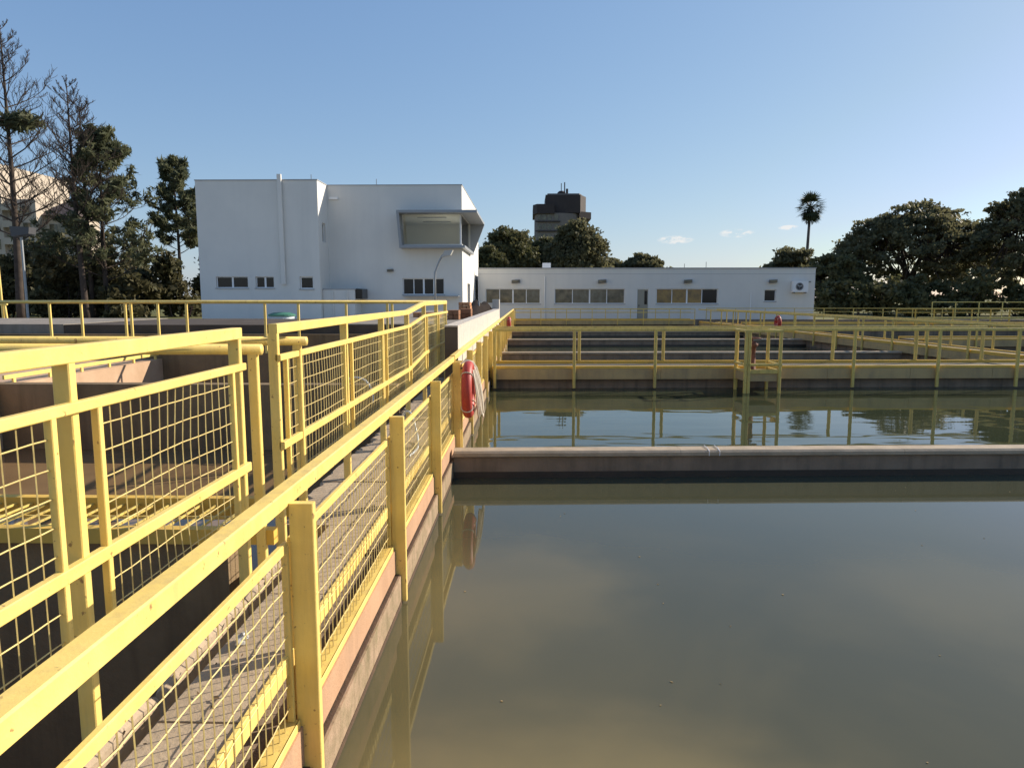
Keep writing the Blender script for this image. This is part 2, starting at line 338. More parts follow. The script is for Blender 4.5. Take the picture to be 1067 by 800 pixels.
# ------------------------------------------------------------------ long wall with cover slabs
YF0, YF1 = -2.0, 52.0
wall = thing('basin_wall', 'long pinkish concrete basin wall under the mesh fence beside the still water', 'wall', (-1.3, 2, -1))
MB().box(-1.30, -0.99, YF0, YF1, -1.0, 0.235).build('lower_wall', M['lower_wall'], wall)
MB().box(-1.29, -1.005, YF0, YF1, 0.2345, 0.24).build('dirt_strip', M['grime'], wall)
post_y = [2.99+2.26*k for k in range(-1, 22)]
MB().box(-1.02, -0.985, YF0, YF1, -0.5, 0.035).build('tide_band', M['grime'], wall)
pk = MB().box(-0.06, 0.03, -1.122, 1.122, 0, 0.185)
p0 = None
for k, y in enumerate(post_y):
    q = (-1.06, y+1.13, 0.256)
    if q[1] > YF1-1: continue
    p0 = proto(pk, 'wall_panel', M['pink'], wall, q) if p0 is None else again(p0, wall, q)
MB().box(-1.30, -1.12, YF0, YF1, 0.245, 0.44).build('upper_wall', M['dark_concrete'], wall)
MB().box(-1.76, -1.66, YF0, 14.0, -1.6, 0.50).build('basin_wall', M['dark_concrete'], label='dark concrete wall carrying the tall mesh fence on the left', category='wall')
walk = thing('walkway', 'narrow walkway of worn concrete cover slabs between the two yellow fences', 'walkway', (-1.35, 4, 0.7))
y = -1.2; 
while y < 13.5:
    L = 1.16+0.12*random.random(); n = 14
    mb = MB()
    xe = -1.455 if y < 3.7 else -1.84
    x0s = [xe+(0.02 if xe > -1.5 else 0.05*abs(random.gauss(0, 1)) if random.random() < 0.45 else 0.012*random.random()) for _ in range(n+1)]
    dz = random.uniform(-0.006, 0.006)
    vs = []; fs = []
    for i in range(n+1):
        yy = y+0.006+(L-0.012)*i/n
        for xx, zz in ((x0s[i], 0.70), (x0s[i], 0.765+dz), (x0s[i]+0.02, 0.785+dz), (-1.10, 0.785+dz), (-1.10, 0.70)): vs.append((xx, yy, zz))
    for i in range(n):
        for k in range(5): fs.append((i*5+k, i*5+(k+1) % 5, (i+1)*5+(k+1) % 5, (i+1)*5+k))
    fs += [(0,1,2,3,4), tuple(n*5+k for k in (4,3,2,1,0))]
    mb.add(vs, fs).build('cover_slab', M['slab'], walk)
    y += L
yk = -0.9
while yk < 4.0:                                       # broken kerb stones along the open pit
    L = random.uniform(.45, .95); n = 10; vs = []; fs = []
    for i in range(n+1):
        t = i/n; yy = yk+L*t; e = 0.03*math.sin(math.pi*t)**.3; h = 0.80-0.05*(1-math.sin(math.pi*t)**.35)+random.uniform(-.006, .006)
        a_, b_ = -1.605+random.uniform(-.006, .014)+0.03*(1-math.sin(math.pi*t)**.3), -1.515-0.02*(1-math.sin(math.pi*t)**.3)+random.uniform(-.008, .006)
        for xx, zz_ in ((a_, .60), (a_, h-.02), (a_+.018, h), (b_-.018, h), (b_, h-.02), (b_, .60)): vs.append((xx, yy, zz_))
    for i in range(n):
        for k in range(6): fs.append((i*6+k, i*6+(k+1) % 6, (i+1)*6+(k+1) % 6, (i+1)*6+k))
    fs += [tuple(range(6)), tuple(n*6+k for k in range(5, -1, -1))]
    MB().add(vs, fs).build('kerb_stone', M['slab'], walk)
    yk += L+random.uniform(.01, .06)
MB().box(-1.60, -1.30, -2, 4.0, 0.30, 0.60).build('gutter', M['dark_concrete'], walk)
MB().bar((-1.085, -1.2, 0.755), (-1.085, 51, 0.755), 0.022, 0.085).build('edge_angle', M['yellow'], walk)
MB().box(-1.30, -1.13, 13.6, 51, 0.60, 0.78).build('cover_beam', M['concrete'], walk)

lt = MB()
for i in range(260):
    x, y = -1.15-0.42*random.random()**0.8, random.uniform(0.8, 12); a = random.uniform(0, 6.28); L = random.uniform(.008, .03); q = random.uniform(.3, .6)
    c_, s_ = math.cos(a)*L, math.sin(a)*L; z = 0.795+0.003*random.random()
    lt.add([(x-c_, y-s_, z), (x-s_*q, y+c_*q, z+.007*random.random()), (x+c_, y+s_, z+.004), (x+s_*q, y-c_*q, z+.002)], [(0,1,2,3)])
lt.build('leaf_litter', M['litter'], kind='stuff', label='dry leaf litter scattered on the walkway slabs', category='litter')
pv = []; pf = []
for i in range(7):
    for j in range(10):
        th = math.pi*i/6; ph = 2*math.pi*j/10; rr = random.uniform(.55, 1.1)
        pv.append((-1.33+.030*rr*math.sin(th)*math.cos(ph), 3.06+.065*rr*math.sin(th)*math.sin(ph), 0.816+.026*rr*math.cos(th)))
for i in range(6):
    for j in range(10): pf.append((i*10+j, i*10+(j+1) % 10, (i+1)*10+(j+1) % 10, (i+1)*10+j))
MB().add(pv, pf).build('plastic_scrap', M['plastic'], label='crumpled pale plastic scrap lying on the near walkway slab', category='litter')

# ------------------------------------------------------------------ right hand mesh fence
def wire_panel(mb, x, y0, y1, z0, z1, dy=0.075, dz=0.112, r=0.0032, wob=0.006, zoff=lambda y: 0.0):
    n = max(2, int(round((y1-y0)/dy))); m = max(1, int(round((z1-z0)/dz)))
    bul = random.choice((-1, 1))*random.uniform(0.004, 0.016); uc = random.uniform(.3, .7)
    def dx(yy, zz):
        u, v = (yy-y0)/(y1-y0), (zz-z0)/(z1-z0)
        return bul*math.sin(math.pi*max(0, min(1, u)))**2*math.sin(math.pi*max(0, min(1, v)))*(1+.5*math.sin(7*u+uc*9))
    for i in range(1, n):
        yy = y0+(y1-y0)*i/n+random.gauss(0, 0.0025); o = zoff(yy); j_ = random.gauss(0, .003)
        mb.tube([(x+dx(yy, z0+(z1-z0)*t), yy+j_*math.sin(3*t), z0+(z1-z0)*t+o) for t in (0, .33, .67, 1)], r, 4)
    for j in range(1, m+1):
        zz = z1-(j-0.25)*dz
        if zz < z0+0.02: continue
        pts = []
        for i in range(n+1):
            yy = y0+(y1-y0)*i/n
            pts.append((x+dx(yy, zz)+0.4*wob*(-1)**i, yy, zz+wob*math.sin(i*1.9+j)+zoff(yy)))
        mb.tube(pts, r, 4)
rf = thing('mesh_fence', 'low yellow steel fence with wire mesh panels along the edge of the still basin', 'fence', (-1.06, 0, 0))
rf2 = thing('mesh_fence', 'far stretch of yellow fence past the red life ring beside the whitewashed parapet', 'fence', (-1.06, 20, 0))
MB().bar((-1.098, -1.6, 1.518), (-1.095, 10.0, 1.518), 0.075, 0.075, 0.006).build('top_rail', M['yellow'], rf)
MB().bar((-1.088, 10.02, 1.532), (-1.060, 51.6, 1.532), 0.075, 0.075, 0.006).build('top_rail', M['yellow'], rf2)
pp = {}
for k, y in enumerate(post_y):
    f = rf if y < 9.0 else rf2
    if y > YF1: continue
    q = (-1.004, y, 0.02)
    if f.name not in pp: pp[f.name] = proto(MB().bar((0,0,0),(0,0,1.475),0.108,0.045,0.004), 'post', M['yellow'], f, q)
    else: again(pp[f.name], f, q)
again(pp[rf2.name], rf2, (-1.0, 10.0, 0.02))
for k, y in enumerate(post_y[:-1]):
    f = rf if y < 9.0 else rf2
    a, b = y+0.03, y+2.26-0.03
    if b > YF1: break
    pn = MB().bar((-1.077, a, 1.318), (-1.077, b, 1.318), 0.022, 0.012, 0.002)
    pn.bar((-1.068, a, 1.300), (-1.068, b, 1.300), 0.006, 0.04, 0.001)
    for yy in (a+0.012, b-0.012): pn.bar((-1.075, yy, 0.48), (-1.075, yy, 1.31), 0.03, 0.024, 0.002)
    pf = pn.build('panel_frame', M['yellow'], f)
    pl = MB().bar((-1.085, a, 0.470), (-1.085, b, 0.470), 0.085, 0.014, 0.003)
    pl.bar((-1.046, a, 0.452), (-1.046, b, 0.452), 0.012, 0.05, 0.003)
    pl.build('bottom_angle', M['yellow'], f)
    wm = MB()
    fine = y < 16
    wire_panel(wm, -1.075, a+0.02, b-0.02, 0.475, 1.312, 0.075 if fine else 0.15, 0.112, 0.0030 if fine else 0.004, 0.0032 if fine else 0)
    wm.build('wire_mesh', M['wire'], f)

# ------------------------------------------------------------------ left hand mesh fence, two runs
BX = -1.60
def zl(y):                                            # the far run steps up beyond 9.2 m
    return 0.0 if y < 9.2 else 0.1*min(1, (y-9.2)/1.4)
def left_run(f, y0, y1, posts, ends=()):
    brk = [y0]+[b for b in (9.2, 10.6) if y0 < b < y1]+[y1]
    for nm, z, h, wd, dx in (('top_rail', 2.205, 0.062, 0.055, 0.0), ('mesh_rail', 2.022, 0.040, 0.034, 0.026),
                         ('mid_rail', 1.458, 0.050, 0.034, 0.030), ('bottom_rail', 1.12, 0.036, 0.03, 0.0)):
        mb = MB()
        for a, b in zip(brk[:-1], brk[1:]):
            mb.bar((BX+dx, a, z+zl(a)), (BX+dx, b, z+zl(b)), wd, h, 0.004)
        mb.build(nm, M['yellow'], f)
    ps = None
    for yy in posts:
        q = (BX-0.006, yy, 0.40)
        if zl(yy) > 0 or ps is None:
            o = proto(MB().bar((0,0,0),(0,0,1.775+zl(yy)),0.062,0.04,0.004), 'post', M['yellow'], f, q)
            if ps is None and zl(yy) == 0: ps = o
        else: again(ps, f, q)
    edges = [y0-0.02]+list(posts)+([y1+0.02] if posts[-1] < y1-0.3 else [])
    for a, b in zip(edges[:-1], edges[1:]):
        if b-a < 0.25: continue
        a += 0.115; b -= 0.135
        for yy in (a, b): MB().bar((BX+0.026, yy, 1.13+zl(yy)), (BX+0.026, yy, 2.005+zl(yy)), 0.03, 0.028, 0.003).build('stile', M['yellow'], f)
        wm = MB(); wire_panel(wm, BX+0.022, a+0.012, b-0.012, 1.13, 2.01, 0.07, 0.10, 0.0029, 0.001, zl)
        wm.build('wire_mesh', M['wire'], f)
lf1 = thing('mesh_fence', 'tall near yellow fence run with two mesh bays at the left edge', 'fence', (BX, 2, 0.7))
left_run(lf1, 0.3, 3.80, [0.85, 2.36, 3.775])
lf2 = thing('mesh_fence', 'tall yellow mesh fence run past the gap, its rails stepping up before the white parapet', 'fence', (BX, 8, 0.7))
left_run(lf2, 4.34, 13.6, [4.36, 6.05, 7.60, 9.22, 10.75, 12.2, 13.55])

# ------------------------------------------------------------------ left cross footbridge with pipe handrails
fb = thing('footbridge', 'small footbridge with yellow beams crossing the brown basin on the left', 'footbridge', (-4.5, 4.35, 0.4))
gb_ = None
for i in range(66):
    q = (-1.74-0.11*i, 4.02, 0.93)
    gb_ = proto(MB().box(-.005, .005, 0, .68, 0.018, .032), 'grating_bar', M['old_yellow'], fb, q) if gb_ is None else again(gb_, fb, q)
for yy in (4.24, 4.47): MB().box(-9, -1.70, yy, yy+.012, 0.925, 0.945).build('grating_tie', M['yellow'], fb)
MB().box(-9, -1.50, 3.945, 4.015, 0.945, 1.035).build('near_beam', M['orange_paint'], fb)
MB().box(-9, -1.64, 4.705, 4.775, 0.87, 1.0).build('far_beam', M['orange_paint'], fb)
MB().box(-9, -1.82, 4.03, 4.25, -1.6, 0.925).build('support_wall', M['brown_wall'], fb)
MB().box(-5.0, -4.7, -3, 4.02, -1.6, 1.25).build('basin_wall', M['dark_concrete'], label='shaded wall of the dark chamber behind the near mesh bays', category='wall')
for yy, lab in ((3.95, 'round yellow pipe handrail on the near side of the left footbridge'), (4.72, 'round yellow pipe handrail on the far side of the left footbridge')):
    hr = thing('pipe_handrail', lab, 'handrail', (-1.52, yy, 0.7))
    MB().tube([(-9, yy, 2.105), (-1.525 if yy < 4.3 else -1.51, yy, 2.105)], 0.031, 14).build('top_pipe', M['yellow'], hr, True)
    MB().bar((-1.572, yy, 0.70), (-1.577, yy, 2.085), 0.055, 0.04).build('post', M['yellow'], hr)
    for xx in (-5.2, -8.4): MB().bar((xx, yy, 0.97), (xx, yy, 2.085), 0.05, 0.04).build('post', M['yellow'], hr)

# ------------------------------------------------------------------ left basins behind
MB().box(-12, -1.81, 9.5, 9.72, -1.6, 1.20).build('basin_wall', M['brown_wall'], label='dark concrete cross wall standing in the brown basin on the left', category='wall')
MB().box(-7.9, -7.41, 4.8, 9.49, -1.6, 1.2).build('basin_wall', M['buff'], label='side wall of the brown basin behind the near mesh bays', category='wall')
lw = thing('basin_wall', 'sunlit buff concrete wall with a yellow kick rail at far left', 'wall', (-8, 12, 0))
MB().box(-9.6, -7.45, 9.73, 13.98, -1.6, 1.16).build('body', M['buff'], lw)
MB().bar((-7.52, 9.75, 1.26), (-7.52, 13.95, 1.26), 0.03, 0.06).build('kick_rail', M['yellow'], lw)
ks = None
for i in range(6):
    q = (-7.52, 9.95+0.78*i, 1.16)
    ks = proto(MB().box(-.015, .015, -.025, .025, 0, 0.07), 'stub', M['yellow'], lw, q) if ks is None else again(ks, lw, q)
sheet('channel_floor', M['dark_concrete'], [(-7.44,9.72),(-1.66,9.72),(-1.66,14),(-7.44,14)], -0.4)
tw = thing('basin_wall', 'broad dark concrete wall below the long pipe railing on the left', 'wall', (-12, 16, -1))
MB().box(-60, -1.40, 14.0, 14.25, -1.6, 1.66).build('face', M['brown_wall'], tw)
MB().box(-9.62, -1.40, 14.26, 18.5, -1.6, 1.84).build('top_slab', M['dark_shaded_slab'], tw)  # shade on this stretch is put into the darker slab colour
MB().box(-60, -9.63, 14.26, 18.5, -1.6, 1.85).build('top_slab', M['concrete'], tw)  # lit stretch of the same terrace, given lighter concrete

def railing(label, T, ang, s0, s1, zt, zb, posts, mids=(), size=0.05, m='yellow', group=None, post=0.05, proud=0.0, round_=False, cat='railing', name='guard_railing'):
    f = thing(name, label, cat, T((s0+s1)/2, 0, zb), group)
    if round_: MB(T).tube([(s0,0,zt-size/2),(s1,0,zt-size/2)], size/2, 12).build('top_rail', M[m], f, True)
    else: MB(T).bar((s0,0,zt-size/2),(s1,0,zt-size/2), size, size).build('top_rail', M[m], f)
    for z in mids: MB(T).bar((s0,0,z),(s1,0,z), size*0.65, size*0.65).build('mid_rail', M[m], f)
    pr = None
    for s in posts:
        b = zb
        if isinstance(s, tuple): s, b = s
        q = T(s, -proud, b); hgt = zt-b-size*0.6
        if pr is None or abs(pr[1]-hgt) > 1e-4:
            o = proto(MB().bar((0,0,0),(0,0,hgt), post, post*0.8), 'post', M[m], f, q, ang); pr = (o, hgt)
        else: again(pr[0], f, q, ang)
    return f
TL = frame(-1.6, 13.72, 0.0)
def sx(px, d): return d*math.tan(math.atan((px-533.5)/725*math.cos(rad(7.076)))-rad(1.294))
lp = [sx(p, 13.7)+1.6 for p in (50, 83, 129, 135, 163)]
railing('long horizontal yellow pipe railing across the far side of the left basins', TL, 0, -13, 0.0, 2.345, 1.5,
        [(s, 1.62) for s in lp]+[(s, 1.66) for s in (sx(193,13.7)+1.6,)]+[(sx(275,13.7)+1.6, 1.30), (sx(310,13.7)+1.6, 1.62), (sx(360,13.7)+1.6, 1.62), (sx(403,13.7)+1.6, 1.3), (sx(408,13.7)+1.6, 1.3)]+[-12.2, -10.6], size=0.065, round_=True, post=0.045)

# white hoses
for lab, pts, r in (('pale hose looping up behind the tall mesh fence', [(-2.60,9.6,1.19),(-2.58,9.6,1.21),(-2.50,9.58,1.27),(-2.38,9.55,1.30),(-2.24,9.5,1.26),(-2.14,9.46,1.12),(-2.13,9.44,0.95)], 0.014),
                    ('thin white hose arched over the walkway slabs beside the low fence', [(-1.50,7.9,0.80),(-1.46,7.9,1.0),(-1.40,7.88,1.10),(-1.33,7.85,1.07),(-1.28,7.8,0.93),(-1.24,7.7,0.82),(-1.18,7.3,0.80),(-1.2,6.9,0.80)], 0.012)):
    P = [Vector(p) for p in pts]; sm = []
    for i in range(len(P)-1):
        a, b, c, d = P[max(i-1,0)], P[i], P[i+1], P[min(i+2,len(P)-1)]
        for t in np.linspace(0, 1, 7)[:-1]:
            sm.append(0.5*((2*b)+(-a+c)*t+(2*a-5*b+4*c-d)*t*t+(-a+3*b-3*c+d)*t**3))
    sm.append(P[-1])
    MB().tube(sm, r, 8).build('hose', M['hose'], None, True, label=lab, category='hose')

# ------------------------------------------------------------------ weirs
def weir(label, y, x1=14.2, lip=0.05):
    T = frame(-0.985, y, PHI); L = (x1+0.985)/math.cos(PHI)
    f = thing('weir_wall', label, 'wall', T(L/2, 0.1, -1))
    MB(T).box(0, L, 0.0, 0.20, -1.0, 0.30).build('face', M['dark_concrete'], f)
    MB(T).box(0.002, L-0.002, -0.004, 0.1, -0.9, 0.085).build('wet_band', M['wet'], f)
    n = 16; c = [( -lip+0.03, 0.285), (-lip, 0.30), (-lip, 0.345), (-lip+0.03, 0.372), (0.19, 0.376), (0.22, 0.35), (0.22, 0.301), (0.2, 0.285)]
    seg = 3.04; s = 0.0
    while s < L:
        e = min(L, s+seg)
        vs = [(s+0.002, t, z) for t, z in c]+[(e-0.002, t, z) for t, z in c]; k = len(c)
        MB(T).add(vs, [(i, (i+1) % k, k+(i+1) % k, k+i) for i in range(k)]+[tuple(range(k-1,-1,-1)), tuple(range(k,2*k))]).build('coping', M['weir_top'], f)
        s = e
    return f, T
wl = ['nearest low concrete weir wall dividing the still basin from the rippled one', 'low weir wall just behind the first yellow bridge',
      'second low weir wall behind the first yellow bridge', 'farthest low weir wall before the far yellow bridge']
for lab, y in zip(wl, (9.08, 26.0, 34.2, 42.4)):
    f, T = weir(lab, y)
    if y < 10:
        tp = [(3.42,-0.058,0.30),(3.42,-0.062,0.36),(3.42,0.05,0.385),(3.42,0.18,0.39)]
        for dx in (0, 0.14):
            MB(T).tube([(a+dx, b, c) for a, b, c in tp], 0.006, 6).build('wire_clip', M['white_trim'], f)
# foam flecks by the second weir
fm = MB()
for i in range(26):
    a, b = random.uniform(2, 9), random.uniform(26.6, 28.2); r = random.uniform(0.05, 0.22)
    fm.hprism([(a+r*2.4*random.uniform(.6,1)*math.cos(t), b+.05*a+r*random.uniform(.6,1)*math.sin(t)) for t in np.linspace(0, 2*math.pi, 8)[:-1]], 0.003, 0.008)
fl = MB()
for i in range(44):
    a, b = random.uniform(-0.7, 7), random.uniform(2.5, 8.8); q = random.uniform(.0025, .005); t0 = random.uniform(0, 6.28)
    fl.hprism([(a+q*1.8*math.cos(t), b+q*math.sin(t+t0)) for t in np.linspace(0, 2*math.pi, 7)[:-1]], 0.002, 0.005)
fl.build('floating_specks', M['beam'], kind='stuff', label='tiny pale specks floating on the still basin', category='litter')
fm.build('foam', M['foam'], kind='stuff', label='white foam flecks floating behind the first yellow bridge', category='foam')

# ------------------------------------------------------------------ bridges (platforms)
def bridge(label, T, ang, L, W, zdeck=0.56, seg=2.26, wall_=True, m1='old_yellow', under=True):
    f = thing('footbridge', label, 'footbridge', T(L/2, W/2, -0.5))
    MB(T).box(0.0, L, 0.12, W-0.12, zdeck-0.10, zdeck).build('deck', M['deck_grate'], f)
    MB(T).box(0, L, 0.02, 0.115, zdeck-0.02, zdeck+0.045).build('front_kerb', M['orange_paint'], f)
    MB(T).box(0, L, W-0.115, W-0.02, zdeck-0.02, zdeck+0.08).build('rear_kerb', M['orange_paint'], f)
    n = int(round(L/seg)); pr = None
    for i in range(n):
        for t in (0.0, W-0.11):
            q = T(i*L/n+0.004, t, zdeck-0.30)
            if pr is None: pr = proto(MB().box(0, L/n-0.008, 0, 0.11, 0, 0.275), 'beam_panel', M['beam'], f, q, ang)
            else: again(pr, f, q, ang)
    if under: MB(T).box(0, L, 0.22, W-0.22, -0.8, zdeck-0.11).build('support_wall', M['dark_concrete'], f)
    return f
X0 = -0.93
T1 = frame(X0, 18.16, PHI); L1 = 15.6
bridge('nearest yellow railed concrete bridge crossing the basins', T1, PHI, L1, 1.36)
Y1 = lambda px: (px-550)*18.4/725-X0
fp = [Y1(p) for p in (516, 598, 682, 767, 853, 890, 979.6, 1064)]
railing('weathered yellow railing on the near edge of the nearest bridge', frame(X0, 18.13, PHI), PHI, 0, L1, 1.60, 0.04, fp[:4]+fp[5:], m='old_yellow', post=0.075, proud=0.045, size=0.075)
Y2 = lambda px: (px-550)*19.6/725-X0
railing('weathered yellow railing on the far edge of the nearest bridge', frame(X0, 19.47, PHI), PHI, 0, L1-1.6, 1.60, 0.60, [Y2(p) for p in (520, 603.7, 691.6, 782, 870.6, 959, 1030)], m='old_yellow', post=0.08, size=0.07)
T0 = frame(X0, -1.45, PHI)
bridge('concrete bridge the photograph is taken from, level with the low fence', T0, PHI, L1, 1.36)
# bump-out with valve
bx0, bx1 = (778-550)*17.35/725-X0, (814-550)*17.35/725-X0
bo = thing('valve_platform', 'small yellow railed bump-out platform with a rusty valve pedestal on the near bridge', 'platform', T1((bx0+bx1)/2, -0.45, 0))
MB(T1).box(bx0, bx1, -0.88, -0.13, 0.30, 0.53).build('slab', M['beam'], bo)
MB(T1).box(bx0, bx1, -0.91, -0.885, 0.50, 0.60).build('kick_plate', M['old_yellow'], bo)
for s in (bx0-0.02, bx1-0.02): MB(T1).box(s, s+0.04, -0.88, -0.14, 0.535, 0.585).build('side_plate', M['old_yellow'], bo)
for s, t in ((bx0-0.01, -0.9), (bx0+0.075, -0.9), (bx1, -0.9), (bx1-0.02, -0.14), (bx0+0.01, -0.14)):
    MB(T1).bar((s, t, 0.0), (s, t, 1.53), 0.075, 0.06).build('post', M['old_yellow'], bo)
for z in (1.565, 0.72):
    MB(T1).bar((bx0-0.05, -0.9, z), (bx1+0.05, -0.9, z), 0.06, 0.06).build('front_rail', M['old_yellow'], bo)
    for s in (bx0-0.01, bx1): MB(T1).bar((s, -0.865, z), (s, -0.1, z), 0.06, 0.055).build('side_rail', M['old_yellow'], bo)
vp = thing('valve_pedestal', 'rust brown cast iron valve pedestal inside the bump-out platform', 'valve', T1(bx0+0.29, -0.5, 0.53))
c = T1(bx0+0.29, -0.5, 0.53)
MB().lathe(c, [(0.15,0),(0.15,0.03),(0.10,0.05),(0.085,0.45),(0.10,0.62),(0.14,0.64),(0.14,0.70),(0.09,0.71),(0.09,0.76)], 16).build('column', M['rust'], vp, True)
MB().torus((c[0], c[1], c[2]+0.84), 0.20, 0.018, 'z', 24, 8).build('handwheel', M['rust'], vp, True)
MB().bar((c[0]-.2, c[1], c[2]+.84), (c[0]+.2, c[1], c[2]+.84), 0.025, 0.02).bar((c[0], c[1], c[2]+.70), (c[0], c[1], c[2]+.86), 0.03, 0.03).build('spindle', M['rust'], vp)
# far bridge
T2 = frame(-1.0, 50.2, 0.02); L2 = 13.0
bridge('far yellow railed bridge in front of the low white building', T2, 0.02, L2, 1.4, 0.78, m1='yellow')
railing('yellow two bar railing on the near edge of the far bridge', frame(-1.0, 50.15, 0.02), 0.02, 0, L2, 1.60, 0.45, [0.1+1.84*i for i in range(8)], (1.33,), m='old_yellow', post=0.05)
railing('yellow two bar railing on the far edge of the far bridge', frame(-1.0, 51.5, 0.02), 0.02, 0, L2, 1.60, 0.80, [1.2+1.84*i for i in range(7)], (1.33,), m='old_yellow', post=0.05)
# long bridge running away at the right
a3 = math.atan2(51.0-20.2, 12.4-14.75); L3 = math.hypot(51.0-20.2, 12.4-14.75)
T3 = frame(14.75, 20.2, a3)                           # t>0 is to the left (-X)
Tn3 = lambda s, t, z: T3(s, -t, z)
bridge('long concrete bridge running away between the basins at the right', lambda s, t, z: T3(s, t-1.36, z), a3, L3, 1.36, 0.62)
ps = [0.9+2.1*i for i in range(14)]
railing('yellow railing along the left side of the long right hand bridge', T3, a3, 0, L3, 1.58, 0.10, ps, m='old_yellow', post=0.075, proud=-0.04, size=0.07)
railing('yellow railing along the right side of the long right hand bridge', frame(*T3(0,-1.34,0)[:2], a3), a3, 0, L3, 1.58, 0.62, [1.6+2.1*i for i in range(14)], m='old_yellow', post=0.075, size=0.07)
# platforms right of it
T4 = frame(14.2, 45.5, 0.01)
bridge('distant concrete bridge past the long right hand bridge', T4, 0.01, 30, 1.3, 0.72)
railing('distant ochre railing with close posts right of the long bridge', frame(15.5, 45.4, 0.01), 0.01, 8.2, 29, 1.68, 0.4, [8.2+1.2*i for i in range(18)], (1.42,), m='orange_paint', post=0.07)
railing('distant yellow railing between the low white building and the trees', frame(13.5, 53.2, 0.0), 0, 0, 32, 1.62, 0.7, [2.2*i for i in range(15)], (1.35,), m='old_yellow', post=0.05)
railing('pale yellow railing on higher ground before the dark trees at far right', frame(34.2, 60, 0), 0, 0, 22, 2.05, 0.7, [1.95*i for i in range(12)], (), m='yellow', post=0.07, size=0.07)
T5 = frame(16.5, 30.0, PHI)
bridge('side bridge branching right from the long right hand bridge', T5, PHI, 26, 1.3, 0.62)
railing('yellow railing on the near edge of the right side bridge', frame(16.5, 29.95, PHI), PHI, 0, 26, 1.58, 0.2, [0.4+2.2*i for i in range(12)], m='old_yellow', post=0.075, size=0.07)

# ------------------------------------------------------------------ life rings
def life_ring(label, c, R, r, rope=True):
    f = thing('life_ring', label, 'life ring', (c[0], c[1], c[2]-R-r), 'life rings hung on the yellow fences')
    MB().torus(c, R, r, 'x', 44, 14).build('ring', M['red'], f, True)
    for A in (-42, 138, 222) if R > .3 else (40, 140, 220, 320):
        a = rad(A); cc = Vector((c[0], c[1]+R*math.cos(a), c[2]+R*math.sin(a)))
        d = Vector((0, math.cos(a), math.sin(a))); pts = []
        for t in np.linspace(0, 2*math.pi, 15): pts.append(cc+d*math.cos(t)*(r+.005)+Vector((1,0,0))*math.sin(t)*(r+.005))
        MB().tube(pts, 0.009, 6).build('band', M['rope'], f)
    return f
life_ring('red life ring with pale bands hung on the fence post above the nearest weir', (-0.835, 9.75, 1.11), 0.335, 0.072)
life_ring('small red life ring hung far down the yellow fence', (-0.86, 32.0, 1.22), 0.22, 0.09)
life_ring('red life ring hung on the long right hand bridge', (sx(811, 33)+.03, 33.0, 1.24), 0.24, 0.09)
rp = thing('rope_coil', 'pale throwing rope hanging in loops beside the nearest red life ring', 'rope', (-0.88, 10.1, 0.6))
for k in range(8):
    o = 0.03*k; b = 0.66+0.09*random.random()-(0.04 if k % 2 else 0)
    pts = []
    for t in np.linspace(0, 1, 16):
        u = t*2*math.pi
        pts.append((-0.90+0.21*math.sin(u*0.5)**0.7+0.03*k*t*(1-t)+0.012*math.sin(9*t+k), 9.90+o+0.16*math.sin(u), 1.50-(1.50-b)*(0.5-0.5*math.cos(u))))
    MB().tube(pts, 0.011, 6).build('rope_loop', M['rope'], rp, True)
MB().tube([(-1.03,9.79,1.44),(-0.95,9.8,1.47),(-0.89,9.86,1.5)], 0.012, 6).build('tie', M['rope'], rp)
MB().bar((-0.99,9.84,1.40),(-0.82,9.84,1.40),0.02,0.02).build('hook', M['dark_metal'], rp)

# ------------------------------------------------------------------ whitewashed parapet and stacked material
pw = thing('parapet_wall', 'whitewashed concrete parapet rising beside the far stretch of fence', 'wall', (-1.25, 20, 0.7))
for a, b in ((11.2, 19.3), (19.34, 27.6)):
    MB().box(-1.335, -1.125, a, b, 0.6, 1.93).build('block', M['white_block'], pw)
MB().box(-1.34, -1.12, 11.17, 27.6, 1.932, 1.955).build('capping', M['white_block'], pw)
MB().box(-1.336, -1.124, 11.175, 11.198, 0.6, 1.93).build('end_face', M['dark_shaded_slab'], pw)
MB().box(-1.40, -1.13, 27.62, 28.1, 0.6, 2.33).build('end_pier', M['white_block'], pw)
MB().box(-1.405, -1.15, 28.12, 50, 0.6, 1.0).build('low_wall', M['concrete'], pw)
MB().tube([(sx(499,22),22,1.8),(sx(499,22),22,2.27)], 0.03, 8).build('pole', M['metal'], label='short thin grey pole standing behind the white parapet', category='pole')
def stack(label, x0, x1, y0, y1, z0, z1, m, nx, nz, g=None):
    f = thing('brick_stack', label, 'brick stack', ((x0+x1)/2, (y0+y1)/2, z0), g)
    dx, dz = (x1-x0)/nx, (z1-z0)/nz; pr = None
    for i in range(nx):
        for j in range(nz):
            q = (x0+dx*i+random.uniform(-.008,.008), y0+random.uniform(-.02,.02), z0+dz*j)
            pr = proto(MB().box(0, dx-.01, 0, y1-y0, 0, dz-.008), 'brick', M[m], f, q) if pr is None else again(pr, f, q)
MB().box(-4.2, -1.45, 14.3, 30, 1.2, 1.86).build('yard_slab', M['concrete'], kind='structure')
stack('low stack of brown clay blocks beside the end of the parapet', sx(466,17), sx(478,17), 17, 17.5, 1.865, 2.10, 'brown_box', 2, 2)
stack('stack of dark brown clay blocks leaning close to the parapet', sx(479,17.6), sx(491,17.6), 17.6, 18.1, 1.865, 2.12, 'brown_box', 2, 2)
stack('orange clay brick stack in front of the white building corner', sx(478,20), sx(490,20), 20, 20.6, 1.865, 2.27, 'brick', 3, 4)
stack('loose row of orange bricks behind the stepped end of the mesh fence', sx(430,19), sx(458,19), 19, 19.4, 1.845, 2.0, 'brick', 5, 1)
tp = MB(); N = 14
vs = []; fs = []
